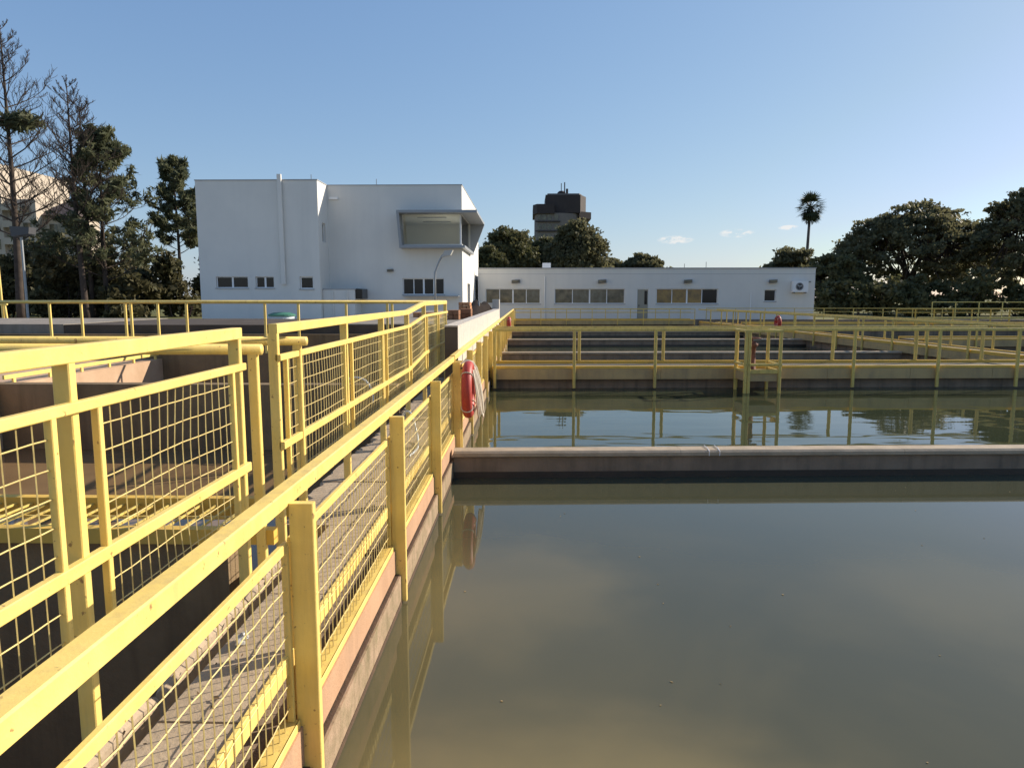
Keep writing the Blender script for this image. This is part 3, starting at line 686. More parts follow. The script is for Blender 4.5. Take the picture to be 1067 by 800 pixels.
for i in range(N+1):
    for j in range(9):
        u, v = i/N, j/8
        h = (math.sin(math.pi*u)**0.4)*(math.sin(math.pi*v)**0.4)
        vs.append((-2.05+v*0.62, 19.6+u*10.2, 1.865+0.47*h*(0.82+0.18*math.sin(14*u+5*v))))
for i in range(N):
    for j in range(8): fs.append((i*9+j, (i+1)*9+j, (i+1)*9+j+1, i*9+j+1))
tp.add(vs, fs).build('tarpaulin_heap', M['tarp'], None, True, label='dark covered heap lying behind the white parapet', category='heap')

# ------------------------------------------------------------------ buildings
def facade(mb, x0, x1, z0, z1, holes, th=0.22):
    """wall sheet in local (s, t, z): outer face t=0, inner t=th, with rectangular holes (s0,s1,z0,z1)"""
    xs = sorted({x0, x1, *[h[0] for h in holes], *[h[1] for h in holes]}); zs = sorted({z0, z1, *[h[2] for h in holes], *[h[3] for h in holes]})
    for a, b in zip(xs[:-1], xs[1:]):
        # merge vertical runs
        run = None
        for c, d in zip(zs[:-1], zs[1:]):
            mx, mz = (a+b)/2, (c+d)/2
            hole = any(h[0] < mx < h[1] and h[2] < mz < h[3] for h in holes)
            if not hole: run = [c, d] if run is None else [run[0], d]
            if hole or d == zs[-1]:
                if run: mb.box(a, b, 0, th, run[0], run[1]); run = None
def window(parent, T, s0, s1, z0, z1, n, glass, th=0.05, sill=True, set_=0.13, wide=0.05, widths=None):
    fr = MB(T); e = 0.002
    fr.box(s0+e, s1-e, set_, set_+0.06, z0+e, z0+wide); fr.box(s0+e, s1-e, set_, set_+0.06, z1-wide, z1-e)
    fr.box(s0+e, s0+wide, set_, set_+0.06, z0+wide, z1-wide); fr.box(s1-wide, s1-e, set_, set_+0.06, z0+wide, z1-wide)
    ed = [s0+wide+(s1-s0-2*wide)*i/n for i in range(n+1)]
    for i in range(1, n): fr.box(ed[i]-wide*(1.1 if i*2 == n else 0.55), ed[i]+wide*(1.1 if i*2 == n else 0.55), set_+0.003, set_+0.057, z0+wide, z1-wide)
    wf = fr.build('window', M['white_trim'], parent)
    for i in range(n):
        gm = glass[i] if isinstance(glass, (list, tuple)) else glass
        MB(T).box(ed[i], ed[i+1], set_+0.025, set_+0.04, z0+wide, z1-wide).build('pane', M[gm], wf)
    if sill: MB(T).box(s0-0.06, s1+0.06, -0.05, set_-0.002, z0-0.05, z0-0.002).build('sill', M['roof_edge'], wf)
    return wf
def zz(py, d):                                        # height seen at photo row py at distance d
    q, c_, s_ = (400-py)/725, math.cos(rad(7.076)), math.sin(rad(7.076))
    return 2.4+d*(q*c_-s_)/(c_+q*s_)
# big white building
YB, YL = 44.0, 42.0
RX = -4.10; LX = -12.48; FX = sx(209.5, YL)
ZT = 9.27
B = thing('office_building', 'tall white two storey building with a projecting grey corner window', 'building', ((FX+RX)/2, 48, GZ))
TF = frame(0, YB, 0); TLB = frame(0, YL, 0)
bay = (sx(421,44), RX+0.0, zz(256,44)+.1, zz(221,44)-.1)
w4 = (sx(420,44), sx(463,44), zz(307,44), zz(290,44))
mb = MB(TF); facade(mb, LX, RX, GZ, ZT, [w4, (bay[0], RX, bay[2], bay[3])]); mb.build('front_wall', M['white'], B)
wl_ = [(sx(226,42), sx(259,42), zz(300,42), zz(288,42)), (sx(267,42), sx(286,42), zz(300,42), zz(288,42)), (sx(313,42), sx(327,42), zz(301,42), zz(288,42))]
mb = MB(TLB); facade(mb, FX, LX, GZ, ZT, wl_); mb.build('wing_wall', M['white'], B)
# side of wing (facing +X) with slit window
TS = lambda s, t, z: (LX-t, YL+0.22+s, z)
sl = (0.55, 1.25, zz(252,43), zz(232,43))
mb = MB(TS); facade(mb, 0, YB-YL-0.22+0.0, GZ, ZT, [sl]); mb.build('wing_side_wall', M['white'], B)
window(B, TS, *sl, 1, 'painted_reflection_glass', sill=False)
# right side
TR = lambda s, t, z: (RX-t, YB+0.22+s, z)
rs = [(0.6, 3.2, bay[2], bay[3]), (3.4, 5.6, 1.55, 3.35)]
mb = MB(TR); facade(mb, 0, 14, GZ, ZT, [(0.0, 6.0, bay[2], bay[3]), rs[1]]); mb.build('right_wall', M['white'], B)
window(B, TR, *rs[1], 2, 'painted_reflection_glass')
MB().box(FX, LX-0.22, 55.8, 56, GZ, ZT).box(FX, FX+.2, YL+.22, 55.8, GZ, ZT).box(LX-.22, RX-.22, 58, 58.2, GZ, ZT).build('rear_wall', M['white'], B)
MB().box(FX+.2, LX-.225, YL+.225, 56, ZT-0.35, ZT-0.2).box(LX-.22, RX-.225, YB+.225, 58, ZT-0.36, ZT-0.21).build('roof', M['roof_edge'], B)
MB().box(FX-.03, LX+.03, YL-.03, YL+.25, ZT+.001, ZT+.06).box(LX+.032, RX+.03, YB-.03, YB+.25, ZT+.001, ZT+.05).box(LX-.22, LX+.03, YL+.252, YB-.032, ZT+.001, ZT+.06).box(RX-.25, RX+.03, YB+.252, 58, ZT+.001, ZT+.05).build('parapet_cap', M['roof_edge'], B)
for q in wl_[:2]: window(B, TLB, *q, 2, 'dark_glass')
window(B, TLB, *wl_[2], 1, 'dark_glass', wide=0.07)
window(B, TF, *w4, 4, 'dark_glass')
# grey corner bay: top slab, bottom slab, left and rear cheeks
zt, zb = zz(218.5, 43), zz(258, 43)
bl = sx(414.5, 43); br = -3.1; bb = -3.85; yb_ = 50.3
gb = MB()
gb.hprism([(bl, 43), (br, 43), (br, yb_+.15), (RX+.003, yb_+.15), (RX+.003, YB-.003), (bl, YB-.003)], zt-.16, zt)
bayo = gb.build('corner_bay', M['grey_panel'], B)
MB().hprism([(bl+.14, 43.05), (bb, 43.05), (bb, yb_+.05), (RX+.003, yb_+.05), (RX+.003, YB-.003), (bl+.14, YB-.003)], zb, zb+.16).build('bay_floor', M['grey_panel'], bayo)
MB().add([(bl,43.0,zt-.163),(bl+.16,43.0,zt-.163),(bl+.30,43.05,zb+.163),(bl+.14,43.05,zb+.163),(bl,YB-.003,zt-.163),(bl+.16,YB-.003,zt-.163),(bl+.30,YB-.003,zb+.163),(bl+.14,YB-.003,zb+.163)],
         [(0,1,2,3),(4,7,6,5),(0,4,5,1),(1,5,6,2),(2,6,7,3),(3,7,4,0)]).build('bay_left_cheek', M['grey_panel'], bayo)
MB().add([(RX+.003,yb_,zt-.163),(br,yb_,zt-.163),(bb,yb_,zb+.163),(RX+.003,yb_,zb+.163),(RX+.003,yb_+.14,zt-.163),(br,yb_+.14,zt-.163),(bb,yb_+.04,zb+.163),(RX+.003,yb_+.04,zb+.163)],
         [(0,1,2,3),(4,7,6,5),(0,4,5,1),(1,5,6,2),(2,6,7,3),(3,7,4,0)]).build('bay_rear_cheek', M['grey_panel'], bayo)
# room behind the corner glass
rm = MB(); x0, x1, y0, y1, z0, z1 = bay[0]-1.0, RX-.01, YB+.23, 51.0, bay[2]-.05, bay[3]+.05
rm.box(x0, x1-.2, y1, y1+.1, z0, z1).box(x0-.1, x0, y0, y1, z0, z1).box(x0, x1-.23, y0, y1, z1+.002, z1+.1).box(x0, x1-.23, y0, y1, z0-.1, z0-.002)
rm.build('room_lining', M['room'], B)
gl = bpy.data.materials.new('clear_glass'); gl.use_nodes = True; M['clear_glass'] = gl
n_ = gl.node_tree.nodes; l_ = gl.node_tree.links
ts = n_.new('ShaderNodeBsdfTransparent'); ts.inputs[0].default_value = (0.93, 0.95, 0.94, 1); gs = n_.new('ShaderNodeBsdfGlossy'); gs.inputs['Roughness'].default_value = 0.02
fr_ = n_.new('ShaderNodeFresnel'); fr_.inputs[0].default_value = 1.45; ms_ = n_.new('ShaderNodeMixShader')
l_.new(fr_.outputs[0], ms_.inputs[0]); l_.new(ts.outputs[0], ms_.inputs[1]); l_.new(gs.outputs[0], ms_.inputs[2]); l_.new(ms_.outputs[0], n_['Material Output'].inputs[0])
MB().box(bay[0]+.02, RX-.16, YB+.10, YB+.12, bay[2]+.01, bay[3]-.01).build('bay_glass', M['clear_glass'], bayo)
MB().box(RX-.10, RX-.08, YB+.24, 50.2, bay[2]+.01, bay[3]-.01).build('bay_side_glass', M['clear_glass'], bayo)
MB().box(RX-.15, RX-.05, YB+.06, YB+.16, bay[2]+.004, bay[3]-.004).build('bay_corner_post', M['white_trim'], bayo)
MB().box(bay[0]+.002, bay[0]+.018, YB+.08, YB+.14, bay[2]+.004, bay[3]-.004).build('bay_glass_frame', M['white_trim'], bayo)
for yy in (46, 48.5): MB().box(bay[0]+.6, RX-1.2, yy, yy+.12, bay[3]-.02, bay[3]+.02).build('ceiling_fitting', M['metal'], bayo)
# pipe, wall lamps, details
MB().bar(((sx(297,42)), YL-.13, zz(296,42)), (sx(296.5,42), YL-.13, zz(181,42)), 0.25, 0.16).build('downpipe', M['white'], B)
def wall_lamp(label, x, y, z, s=1.0, g='floodlights along the low building'):
    f = thing('wall_floodlight', label, 'floodlight', (x, y, z), g)
    MB().box(x-.04*s, x+.04*s, y-.10*s, y-.002, z-.04*s, z+.05*s).build('bracket', M['dark_metal'], f)
    MB().add([(x-.40*s,y-.34*s,z-.19*s),(x+.36*s,y-.34*s,z-.14*s),(x+.40*s,y-.11*s,z-.16*s),(x-.36*s,y-.11*s,z-.22*s),(x-.40*s,y-.36*s,z+.10*s),(x+.36*s,y-.36*s,z+.15*s),(x+.42*s,y-.11*s,z+.12*s),(x-.36*s,y-.11*s,z+.10*s)],
             [(0,3,2,1),(4,5,6,7),(0,1,5,4),(1,2,6,5),(2,3,7,6),(3,0,4,7)]).build('housing', M['lamp_dark'], f)
    MB().box(x-.34*s, x+.30*s, y-.375*s, y-.363*s, z-.12*s, z+.07*s).build('lens', M['painted_reflection_glass'], f)
wall_lamp('small dark floodlight on the tall white wall below the corner window', sx(407.5,44), YB, zz(281.5,44), 0.5, 'floodlights on the white walls')
vt = thing('wall_vent', 'pale rectangular vent high on the tall white wall', 'vent', (sx(351,44), YB, zz(206.5,44)))
MB().box(sx(346.5,44), sx(355.5,44), YB-.12, YB-.003, zz(207.5,44), zz(205,44)).build('hood', M['white_trim'], vt)
# low annexe in front of the tall wall
an = thing('annexe', 'low white box annexe with dark opening at the foot of the tall building', 'annexe', (sx(355,43.3), 43, GZ))
MB().box(LX+.02, sx(373,43.2), 42.4, YB-.01, GZ, zz(302,43)).build('body', M['white'], an)
MB().box(sx(373,43.2)+.003, sx(380,43.2), 42.6, YB-.01, zz(311,43), zz(301,43)).build('hatch', M['dark_glass'], an)
MB().box(LX+.02, sx(374,43.2), 42.38, YB-.01, zz(302,43)+.002, zz(301,43)+.02).build('cap', M['roof_edge'], an)
for px in (347, 362): MB().tube([(sx(px,42.38),42.33,GZ),(sx(px,42.38),42.33,zz(303,42.38))], 0.04, 8).build('pipe', M['white'], an)
for px, y0, top in ((328.5, 42.1, 181), (395, 44.1, 186)):
    MB().tube([(sx(px,y0), y0, ZT+.05), (sx(px,y0), y0, zz(top,y0))], 0.018, 5).build('roof_antenna', M['dark_metal'], B)
MB().box(sx(420,43.5), sx(478,43.5), 43.4, YB-.003, zz(309,43.5), zz(308,43.5)).build('ledge', M['roof_edge'], B)
# small yard things behind the wall
lad = thing('red_frame', 'small leaning dark red metal frame by the tall white wall', 'frame', (sx(191,40), 40, GZ))
a, b = (sx(186,40), 40, zz(333,40)), (sx(195,40), 40.2, zz(319,40))
for dx in (0, 0.2): MB().bar((a[0]+dx,a[1],a[2]-.8),(b[0]+dx,b[1],b[2]),0.05,0.05).build('leg', M['rust'], lad)
for t in (0.55, 0.7, 0.85, 0.98): MB().bar((a[0]+(b[0]-a[0])*t, 40.1, a[2]-.8+(b[2]-a[2]+.8)*t),(a[0]+.2+(b[0]-a[0])*t, 40.1, a[2]-.8+(b[2]-a[2]+.8)*t),0.04,0.04).build('rung', M['rust'], lad)
tk = thing('water_tank', 'round tank with green lid standing near the tall white wall', 'tank', (sx(293,38), 38, GZ))
c = (sx(293,38), 38, GZ)
MB().lathe(c, [(0.62,0),(0.66,0.7)], 24).build('body', M['hose'], tk, True)
MB().lathe((c[0],c[1],c[2]+.701), [(0.72,0),(0.72,0.08),(0.45,0.18),(0.1,0.2)], 24).build('lid', M['tank_green'], tk)
# curved lamp post
lpst = thing('lamp_post', 'curved arm grey street lamp in front of the grey corner window', 'street lamp', (sx(453,38), 38, GZ))
k = 38
arc = [(sx(453.5,k),k,GZ)]+[(sx(453.5,k),k,zz(290,k))]+[(sx(453.7+u*9.5,k),k,zz(284-19.5*math.sin(u*1.35),k)) for u in np.linspace(0,1,8)]
MB().tube(arc, 0.055, 8).build('pole', M['metal'], lpst, True)
e = arc[-1]
MB().prism([(e[0]-.12,e[2]-.16),(e[0]+.36,e[2]-.06),(e[0]+.50,e[2]+.22),(e[0]+.05,e[2]+.20)], k-.22, k+.22).build('lamp_head', M['lamp_grey'], lpst)
# low long building
YW = 54.5; WX0, WX1 = -3.87, sx(848.5, 54.5); WZ = zz(280, 54.5)
W = thing('low_building', 'long low white flat roofed building with ribbon windows', 'building', ((WX0+WX1)/2, 58, GZ))
TW = frame(0, YW, 0)
def wx(p): return sx(p, YW)
h1 = (wx(506), wx(563), zz(316.5,YW), zz(301,YW)); h2 = (wx(578), wx(651), zz(316.5,YW), zz(301,YW)); h3 = (wx(684), wx(748), zz(316.5,YW), zz(301,YW))
dr = (wx(663.5), wx(676), GZ+.02, zz(301,YW)); sw = (wx(796.5), wx(808.5), zz(314,YW), zz(302,YW))
mb = MB(TW); facade(mb, WX0, WX1, GZ-.5, WZ, [h1, h2, h3, dr, sw]); mb.build('front_wall', M['white'], W)
MB().box(WX0, WX1-.22, YW+9.8, YW+10, GZ, WZ).box(WX1-.2, WX1, YW+.222, YW+9.8, GZ, WZ).build('rear_wall', M['white'], W)
MB().box(WX0, WX1-.21, YW+.225, YW+9.8, WZ-.5, WZ-.35).build('roof', M['roof_edge'], W)
MB().box(WX0, WX1+.04, YW-.05, YW+.25, WZ+.001, WZ+.07).build('parapet_cap', M['roof_edge'], W)
MB().box(WX0, WX1+.01, YW-.008, YW-.001, WZ-.42, WZ-.40).build('wall_groove', M['roof_edge'], W)
window(W, TW, *h1, 4, ['painted_reflection_glass', 'painted_reflection_glass', 'painted_reflection_glass', 'pale_glass']); window(W, TW, *h2, 4, ['painted_reflection_glass', 'pale_glass', 'pale_glass', 'painted_reflection_glass'])
window(W, TW, *h3, 4, ['amber_glass', 'amber_glass', 'amber_glass', 'dark_glass']); window(W, TW, *sw, 1, 'dark_glass')
d_ = MB(TW).box(dr[0]+.05, dr[1]-.05, 0.06, 0.10, dr[2], dr[3]-.05).build('door', M['door'], W)
MB(TW).box(dr[0]+.6, dr[1]-.12, 0.045, 0.058, dr[3]-1.2, dr[3]-.15).build('door_pane', M['dark_glass'], d_)
MB(TW).box(dr[0]+.003, dr[0]+.047, 0.03, 0.12, dr[2], dr[3]-.003).box(dr[1]-.047, dr[1]-.003, 0.03, 0.12, dr[2], dr[3]-.003).box(dr[0]+.05, dr[1]-.05, 0.03, 0.12, dr[3]-.047, dr[3]-.003).build('door_frame', M['white_trim'], d_)
MB(TW).box(dr[0]+.15, dr[0]+.22, 0.03, 0.058, GZ+1.0, GZ+1.15).build('door_handle', M['dark_metal'], d_)
for px in (567.5, 782): MB().tube([(wx(px), YW-.06, GZ), (wx(px), YW-.06, WZ-.6 if px < 600 else zz(305,YW))], 0.035, 6).build('conduit', M['white_trim'], W)
for px, lab in ((537.5, 'floodlight over the leftmost ribbon window of the low building'), (627, 'floodlight over the second ribbon window of the low building'),
           (716, 'floodlight over the amber ribbon window of the low building'), (804, 'floodlight over the small square window of the low building')):
    wall_lamp(lab, wx(px), YW, zz(293, YW), 0.82)
ac = thing('air_conditioner', 'white outdoor air conditioner unit on the right end of the low building', 'air conditioner', (wx(832), YW, zz(304,YW)))
x0, x1, z0, z1 = wx(823.5), wx(839.5), zz(304.5,YW), zz(293,YW)
MB().box(x0, x1, YW-.42, YW-.08, z0, z1).build('casing', M['white_trim'], ac)
MB().torus(((x0+x1)/2-.08, YW-.425, (z0+z1)/2), 0.27, 0.03, 'y', 24, 6).build('fan_guard', M['metal'], ac)
MB().add([((x0+x1)/2-.08+.24*math.cos(t), YW-.424, (z0+z1)/2+.24*math.sin(t)) for t in np.linspace(0, 2*math.pi, 21)[:-1]]+[((x0+x1)/2-.08+.24*math.cos(t), YW-.4205, (z0+z1)/2+.24*math.sin(t)) for t in np.linspace(0, 2*math.pi, 21)[:-1]],
         [tuple(range(20)), tuple(range(39,19,-1))]+[(i, 20+i, 20+(i+1) % 20, (i+1) % 20) for i in range(20)]).build('fan_opening', M['dark_metal'], ac)
fc = ((x0+x1)/2-.08, (z0+z1)/2)
for t in (0.4, 2.5, 4.6): MB().bar((fc[0], YW-.428, fc[1]), (fc[0]+.21*math.cos(t), YW-.428, fc[1]+.21*math.sin(t)), 0.004, 0.09).build('fan_blade', M['metal'], ac)
for xx in (x0+.15, x1-.15): MB().box(xx-.02, xx+.02, YW-.44, YW-.002, z0-.07, z0-.003).build('bracket', M['dark_metal'], ac)
MB().box(x1+.02, x1+.3, YW-.1, YW-.002, z1-.08, z1-.02).build('pipe_cover', M['dark_metal'], ac)
for px in (712.5, 735): MB().tube([(wx(px), YW+.1, WZ+.06), (wx(px), YW+.1, zz(275 if px < 720 else 273,YW))], 0.02, 5).build('roof_antenna', M['dark_metal'], W)
MB().box(wx(566), wx(575), YW+3, YW+4, WZ-.35, zz(274,YW+3)).build('roof_box', M['white_trim'], W)

# far tower
D = 165.0
tx = lambda p: sx(p, D)
TZ = lambda p: zz(p, D)
tower = thing('tower_block', 'dark brown residential tower rising behind the trees', 'tower', (tx(586), D+6, GZ))
MB().hprism([(tx(557),D+2),(tx(560),D),(tx(584),D),(tx(600),D+1.5),(tx(613),D+5),(tx(613),D+13),(tx(557),D+13)], GZ, TZ(222)).build('body', M['tower_grey'], tower)
MB().hprism([(tx(555),D+1.5),(tx(559),D-.6),(tx(577),D-.6),(tx(577),D+13),(tx(555),D+13)], TZ(223)+.01, TZ(213)).build('parapet', M['tower_dark'], tower)
MB().hprism([(tx(603),D+1),(tx(616),D+3),(tx(616),D+13),(tx(603),D+13)], TZ(227), TZ(220)).build('balcony', M['tower_dark'], tower)
MB().hprism([(tx(568),D+1),(tx(604),D+1),(tx(611),D+5),(tx(611),D+12),(tx(568),D+12)], TZ(221.5)+.02, TZ(202.5)).build('penthouse', M['tower_dark'], tower)
MB().hprism([(tx(570),D+2),(tx(603),D+2),(tx(607),D+5),(tx(607),D+11),(tx(570),D+11)], TZ(202.3)+.02, TZ(200.5)).build('roof', M['tower_grey'], tower)
MB().lathe((tx(585),D+4,TZ(200.5)+.02), [(1.0,0),(1.0,.4),(.6,.8)], 14).build('roof_tank', M['tower_dark'], tower)
for p, t_, r in ((584.5,189,.10),(588,188,.14),(590.5,195,.3)): MB().tube([(tx(p),D+3,TZ(201)),(tx(p),D+3,TZ(t_))], r, 6).build('antenna', M['tower_dark'], tower)
wp = None
for zc in (226, 236, 246, 256):
    MB().box(tx(557.5), tx(583), D-.35, D-.005, TZ(zc+5.6), TZ(zc+4.4)).build('floor_band', M['tower_dark'], tower)
    for p in (561.5, 566.5, 572, 579):
        q = (tx(p), D-.08, TZ(zc+3.4))
        wp = proto(MB().box(-.45,.45,0,.06,0,1.25), 'window', M['painted_reflection_glass' ], tower, q) if wp is None else again(wp, tower, q)
# apartment building at far left
D2 = 105.0
ax = lambda p: sx(p, D2)
AZ = lambda p: zz(p, D2)
ap = thing('apartment_building', 'cream apartment building with stepped balconies behind the bare pines', 'building', (ax(30), D2+8, GZ))
MB().box(ax(-60), ax(10), D2, D2+16, GZ, AZ(168)).build('block', M['cream'], ap)
MB().box(ax(10)+.01, ax(40), D2+1, D2+16, GZ, AZ(205)).build('block', M['cream'], ap)
MB().box(ax(40)+.01, ax(72), D2+3, D2+9, GZ, AZ(222)).build('block', M['cream'], ap)
r0, r1 = ax(36), ax(76); zb_ = AZ(221.5)
MB().add([(r0,D2+2,zb_),(r1,D2+2,zb_),(r1,D2+10,zb_),(r0,D2+10,zb_),(r0+2,D2+6,AZ(203)),(r1-2.5,D2+6,AZ(203))], [(0,1,5,4),(1,2,5),(2,3,4,5),(3,0,4),(3,2,1,0)]).build('roof', M['roof_tile'], ap)
wp = None
for row, zc in enumerate((182, 200, 218, 236, 254, 272)):
    for p, yo in ((-8,0),(2,0),(17,1),(30,1),(48,3),(57,3),(66,3)):
        top = 172 if p < 10 else (208 if p < 40 else 225)
        if zc-4 < top: continue
        q = (ax(p), D2+yo-.06, AZ(zc+5))
        wp = proto(MB().box(-.6,.6,0,.05,0,1.5), 'window', M['painted_reflection_glass'], ap, q) if wp is None else again(wp, ap, q)
for zc in (210, 228, 246, 264):
    MB().box(ax(12), ax(26), D2-.6, D2+.99, AZ(zc+8), AZ(zc+1)).build('balcony', M['cream'], ap)

# ------------------------------------------------------------------ trees
def quad_leaves(name, m, parent, C, size, squash=1.0, aspect=1.6):
    n = len(C); C = np.asarray(C)
    a = rng.normal(size=(n,3)); a /= np.linalg.norm(a, axis=1)[:,None]
    b = rng.normal(size=(n,3)); b -= (b*a).sum(1)[:,None]*a; b /= np.linalg.norm(b, axis=1)[:,None]
    s = size*(0.55+0.9*rng.random(n))[:,None]
    a = a*s*aspect*0.5; b = b*s*0.5
    nrm = np.cross(a, b); nrm /= np.linalg.norm(nrm, axis=1)[:,None]
    V = np.stack([C-a, C+b+nrm*s*0.12, C+a, C-b+nrm*s*0.12], 1).reshape(-1,3)-np.array(ORG[parent.name])
    me = bpy.data.meshes.new(name); me.vertices.add(4*n); me.vertices.foreach_set('co', V.ravel())
    me.loops.add(4*n); me.loops.foreach_set('vertex_index', np.arange(4*n)); me.polygons.add(n)
    me.polygons.foreach_set('loop_start', np.arange(n)*4); me.polygons.foreach_set('loop_total', np.full(n,4)); me.update(calc_edges=True); me.validate()
    me.materials.append(m); o = bpy.data.objects.new(name, me); COL.objects.link(o); o.parent = parent; ORG[o.name] = ORG[parent.name]
    return o
def blob(c, r, n, shell=0.5):
    d = rng.normal(size=(n,3)); L = np.linalg.norm(d, axis=1)[:,None]
    d = np.where(L > 2.1, d/L*2.1*rng.random((n,1)), d)*0.56
    sub = rng.normal(size=(9,3))*0.55                 # leaves gather in sprays inside the clump
    k = rng.integers(0, 9, n); d = d*0.62+sub[k]*0.72
    return np.array(c)+d*np.array(r)
def limb(mb, a, b, r0, r1, sag=0.0, n=7, seed=0):
    a, b = Vector(a), Vector(b); L = (b-a).length; pts = []
    o = Vector((random.gauss(0,1), random.gauss(0,1), random.gauss(0,.4)))*L*0.06
    for t in np.linspace(0, 1, n):
        p = a.lerp(b, t)+o*math.sin(math.pi*t)+Vector((0,0,sag*math.sin(math.pi*t)))+Vector((random.gauss(0,1),random.gauss(0,1),0))*L*0.008
        pts.append(p)
    mb.tube(pts, r0, 7, r1); return pts
def broad_tree(name, label, cat, base, H, R, m, nclump, leaf, per, trunk_r, fork=0.28, flat=0.55, zlow=0.35, group=None, ysq=0.8, lean=0.0, cr=None, dens=1.0):
    x, y, z = base
    f = thing(name, label, cat, base, group)
    tb = MB(); pts = []
    limb(tb, (x,y,z-.2), (x+lean*.3,y,z+H*fork), trunk_r, trunk_r*0.8)
    fk = (x+lean*.3, y, z+H*fork)
    mains = []
    for i in range(6):
        A = 2*math.pi*(i+random.random()*.6)/6; d = R*random.uniform(.35,.6)
        e = (x+lean*.6+d*math.cos(A), y+d*ysq*math.sin(A), z+H*random.uniform(.5,.72))
        limb(tb, fk, e, trunk_r*.5, trunk_r*.22, -H*.03); mains.append(e)
    CL = []
    for i in range(nclump):
        u = (i+.5)/nclump; A = i*2.39996; q = math.sqrt(u)*random.uniform(.9,1.05)
        zz_ = z+H*(zlow+(1-zlow)*(math.sqrt(max(0,1-q*q*.92)))*random.uniform(.80,1.0)) if i % 3 else z+H*random.uniform(zlow, .75)
        c = (x+lean+R*q*math.cos(A), y+R*ysq*q*math.sin(A), zz_-H*.06)
        s = (cr or R*.26)*random.uniform(.7,1.25)
        CL.append(blob(c, (s, s, s*flat), int(per*random.uniform(.7,1.2)*dens)))
        src = min(mains, key=lambda e: (e[0]-c[0])**2+(e[1]-c[1])**2+(e[2]-c[2])**2)
        limb(tb, src, (c[0],c[1],c[2]-s*flat*.3), trunk_r*.16, trunk_r*.05, -.1, 5)
    tb.build('trunk', M['bark'], f, True)
    quad_leaves('crown', M[m], f, np.concatenate(CL), leaf)
    return f
X_ = sx
G = GZ
broad_tree('spreading_tree', 'huge dark spreading tree with visible limbs right of the palm', 'tree', (X_(946,76),76,G), zz(206,76)-G, 7.9, 'leaf_dark', 270, 0.25, 92, .55, flat=.42, zlow=.26, cr=1.0)
broad_tree('spreading_tree', 'tall dark tree cut off by the right edge of the photo', 'tree', (X_(1082,68),68,G), zz(181,68)-G, 6.6, 'leaf_dark', 240, 0.25, 90, .5, flat=.5, zlow=.2, cr=.88)
broad_tree('broadleaf_tree', 'mid sized dark tree between the big spreading tree and the right edge tree', 'tree', (X_(1022,86),86,G), zz(246,86)-G, 6.0, 'leaf_dark', 90, 0.28, 90, .4, zlow=.2, cr=.9)
broad_tree('broadleaf_tree', 'small olive tree beside the right end of the low building', 'tree', (X_(868,72),72,G), zz(262,72)-G, 3.8, 'leaf_mid', 110, 0.22, 130, .25, zlow=.12, cr=.7)
broad_tree('broadleaf_tree', 'low tree peeping over the roof under the palm', 'tree', (X_(822,88),88,G), zz(258,88)-G, 3.2, 'leaf_dark', 36, 0.32, 260, .25, zlow=.25, cr=1.0)
broad_tree('broadleaf_tree', 'dark round tree over the roof left of the tower', 'tree', (X_(530,88),88,G), zz(230,88)-G, 3.4, 'leaf_mid', 110, 0.26, 190, .35, flat=.8, zlow=.25, cr=.85)
broad_tree('broadleaf_tree', 'tallest dark round tree in front of the tower', 'tree', (X_(601,86),86,G), zz(224,86)-G, 3.9, 'leaf_dark', 130, 0.26, 200, .35, flat=.85, zlow=.2, cr=.9)
broad_tree('broadleaf_tree', 'olive tree filling the gap below the tower', 'tree', (X_(563,92),92,G), zz(245,92)-G, 3.6, 'leaf_mid', 100, 0.28, 170, .3, flat=.8, zlow=.25, cr=.85)
broad_tree('broadleaf_tree', 'pale olive tree touching the corner of the tall white building', 'tree', (X_(508,84),84,G), zz(252,84)-G, 2.7, 'leaf_mid', 90, 0.24, 150, .3, flat=.8, zlow=.25, cr=.7)
broad_tree('broadleaf_tree', 'low dark treetops over the roof right of the tower', 'tree', (X_(668,98),98,G), zz(264,98)-G, 3.4, 'leaf_dark', 34, 0.34, 300, .3, zlow=.4, cr=1.0)
broad_tree('broadleaf_tree', 'lower treetop between the tower tree and the low dark treetops', 'tree', (X_(635,99),99,G), zz(268,99)-G, 3.0, 'leaf_dark', 30, 0.34, 280, .3, zlow=.4, cr=1.0)
broad_tree('broadleaf_tree', 'crown just showing above the roof of the tall white building', 'tree', (X_(226,92),92,G), zz(181,92)-G, 3.4, 'leaf_pine', 18, 0.42, 380, .35, zlow=.5)
# hedge / undergrowth masses
def thicket(label, x0, x1, y, ztop, n, m, leaf=.3):
    f = thing('thicket', label, 'bushes', ((x0+x1)/2, y, G)); CL = []; tb = MB()
    k = int((x1-x0)/1.3)
    for i in range(k):
        c = (x0+(x1-x0)*(i+random.random())/k, y+random.uniform(-2,2)); h = (ztop-G)*random.uniform(.6,1.0)
        for j in range(4): CL.append(blob((c[0]+random.gauss(0,.5), c[1]+random.gauss(0,.5), G+h*(.22+.24*j)), (1.1,1.1,h*.2), n))
        for j in range(2): limb(tb, (c[0],c[1],G-.1), (c[0]+random.gauss(0,.7),c[1]+random.gauss(0,.5),G+h*.8), .08, .02, 0, 5)
    tb.build('stems', M['bark'], f, kind='stuff'); quad_leaves('foliage', M[m], f, np.concatenate(CL), leaf)
thicket('dense dark undergrowth below the bare pines at the left', X_(-30,58), X_(140,58), 58, zz(262,58), 330, 'leaf_shrub', .30)
thicket('tall dark shrubs behind the pipe railing among the pine trunks', X_(-20,66), X_(150,66), 66, zz(246,66), 300, 'leaf_shrub', .30)
thicket('olive bushes tight against the left end of the tall white building', X_(140,62), X_(212,62), 62, zz(256,62), 380, 'leaf_shrub', .30)
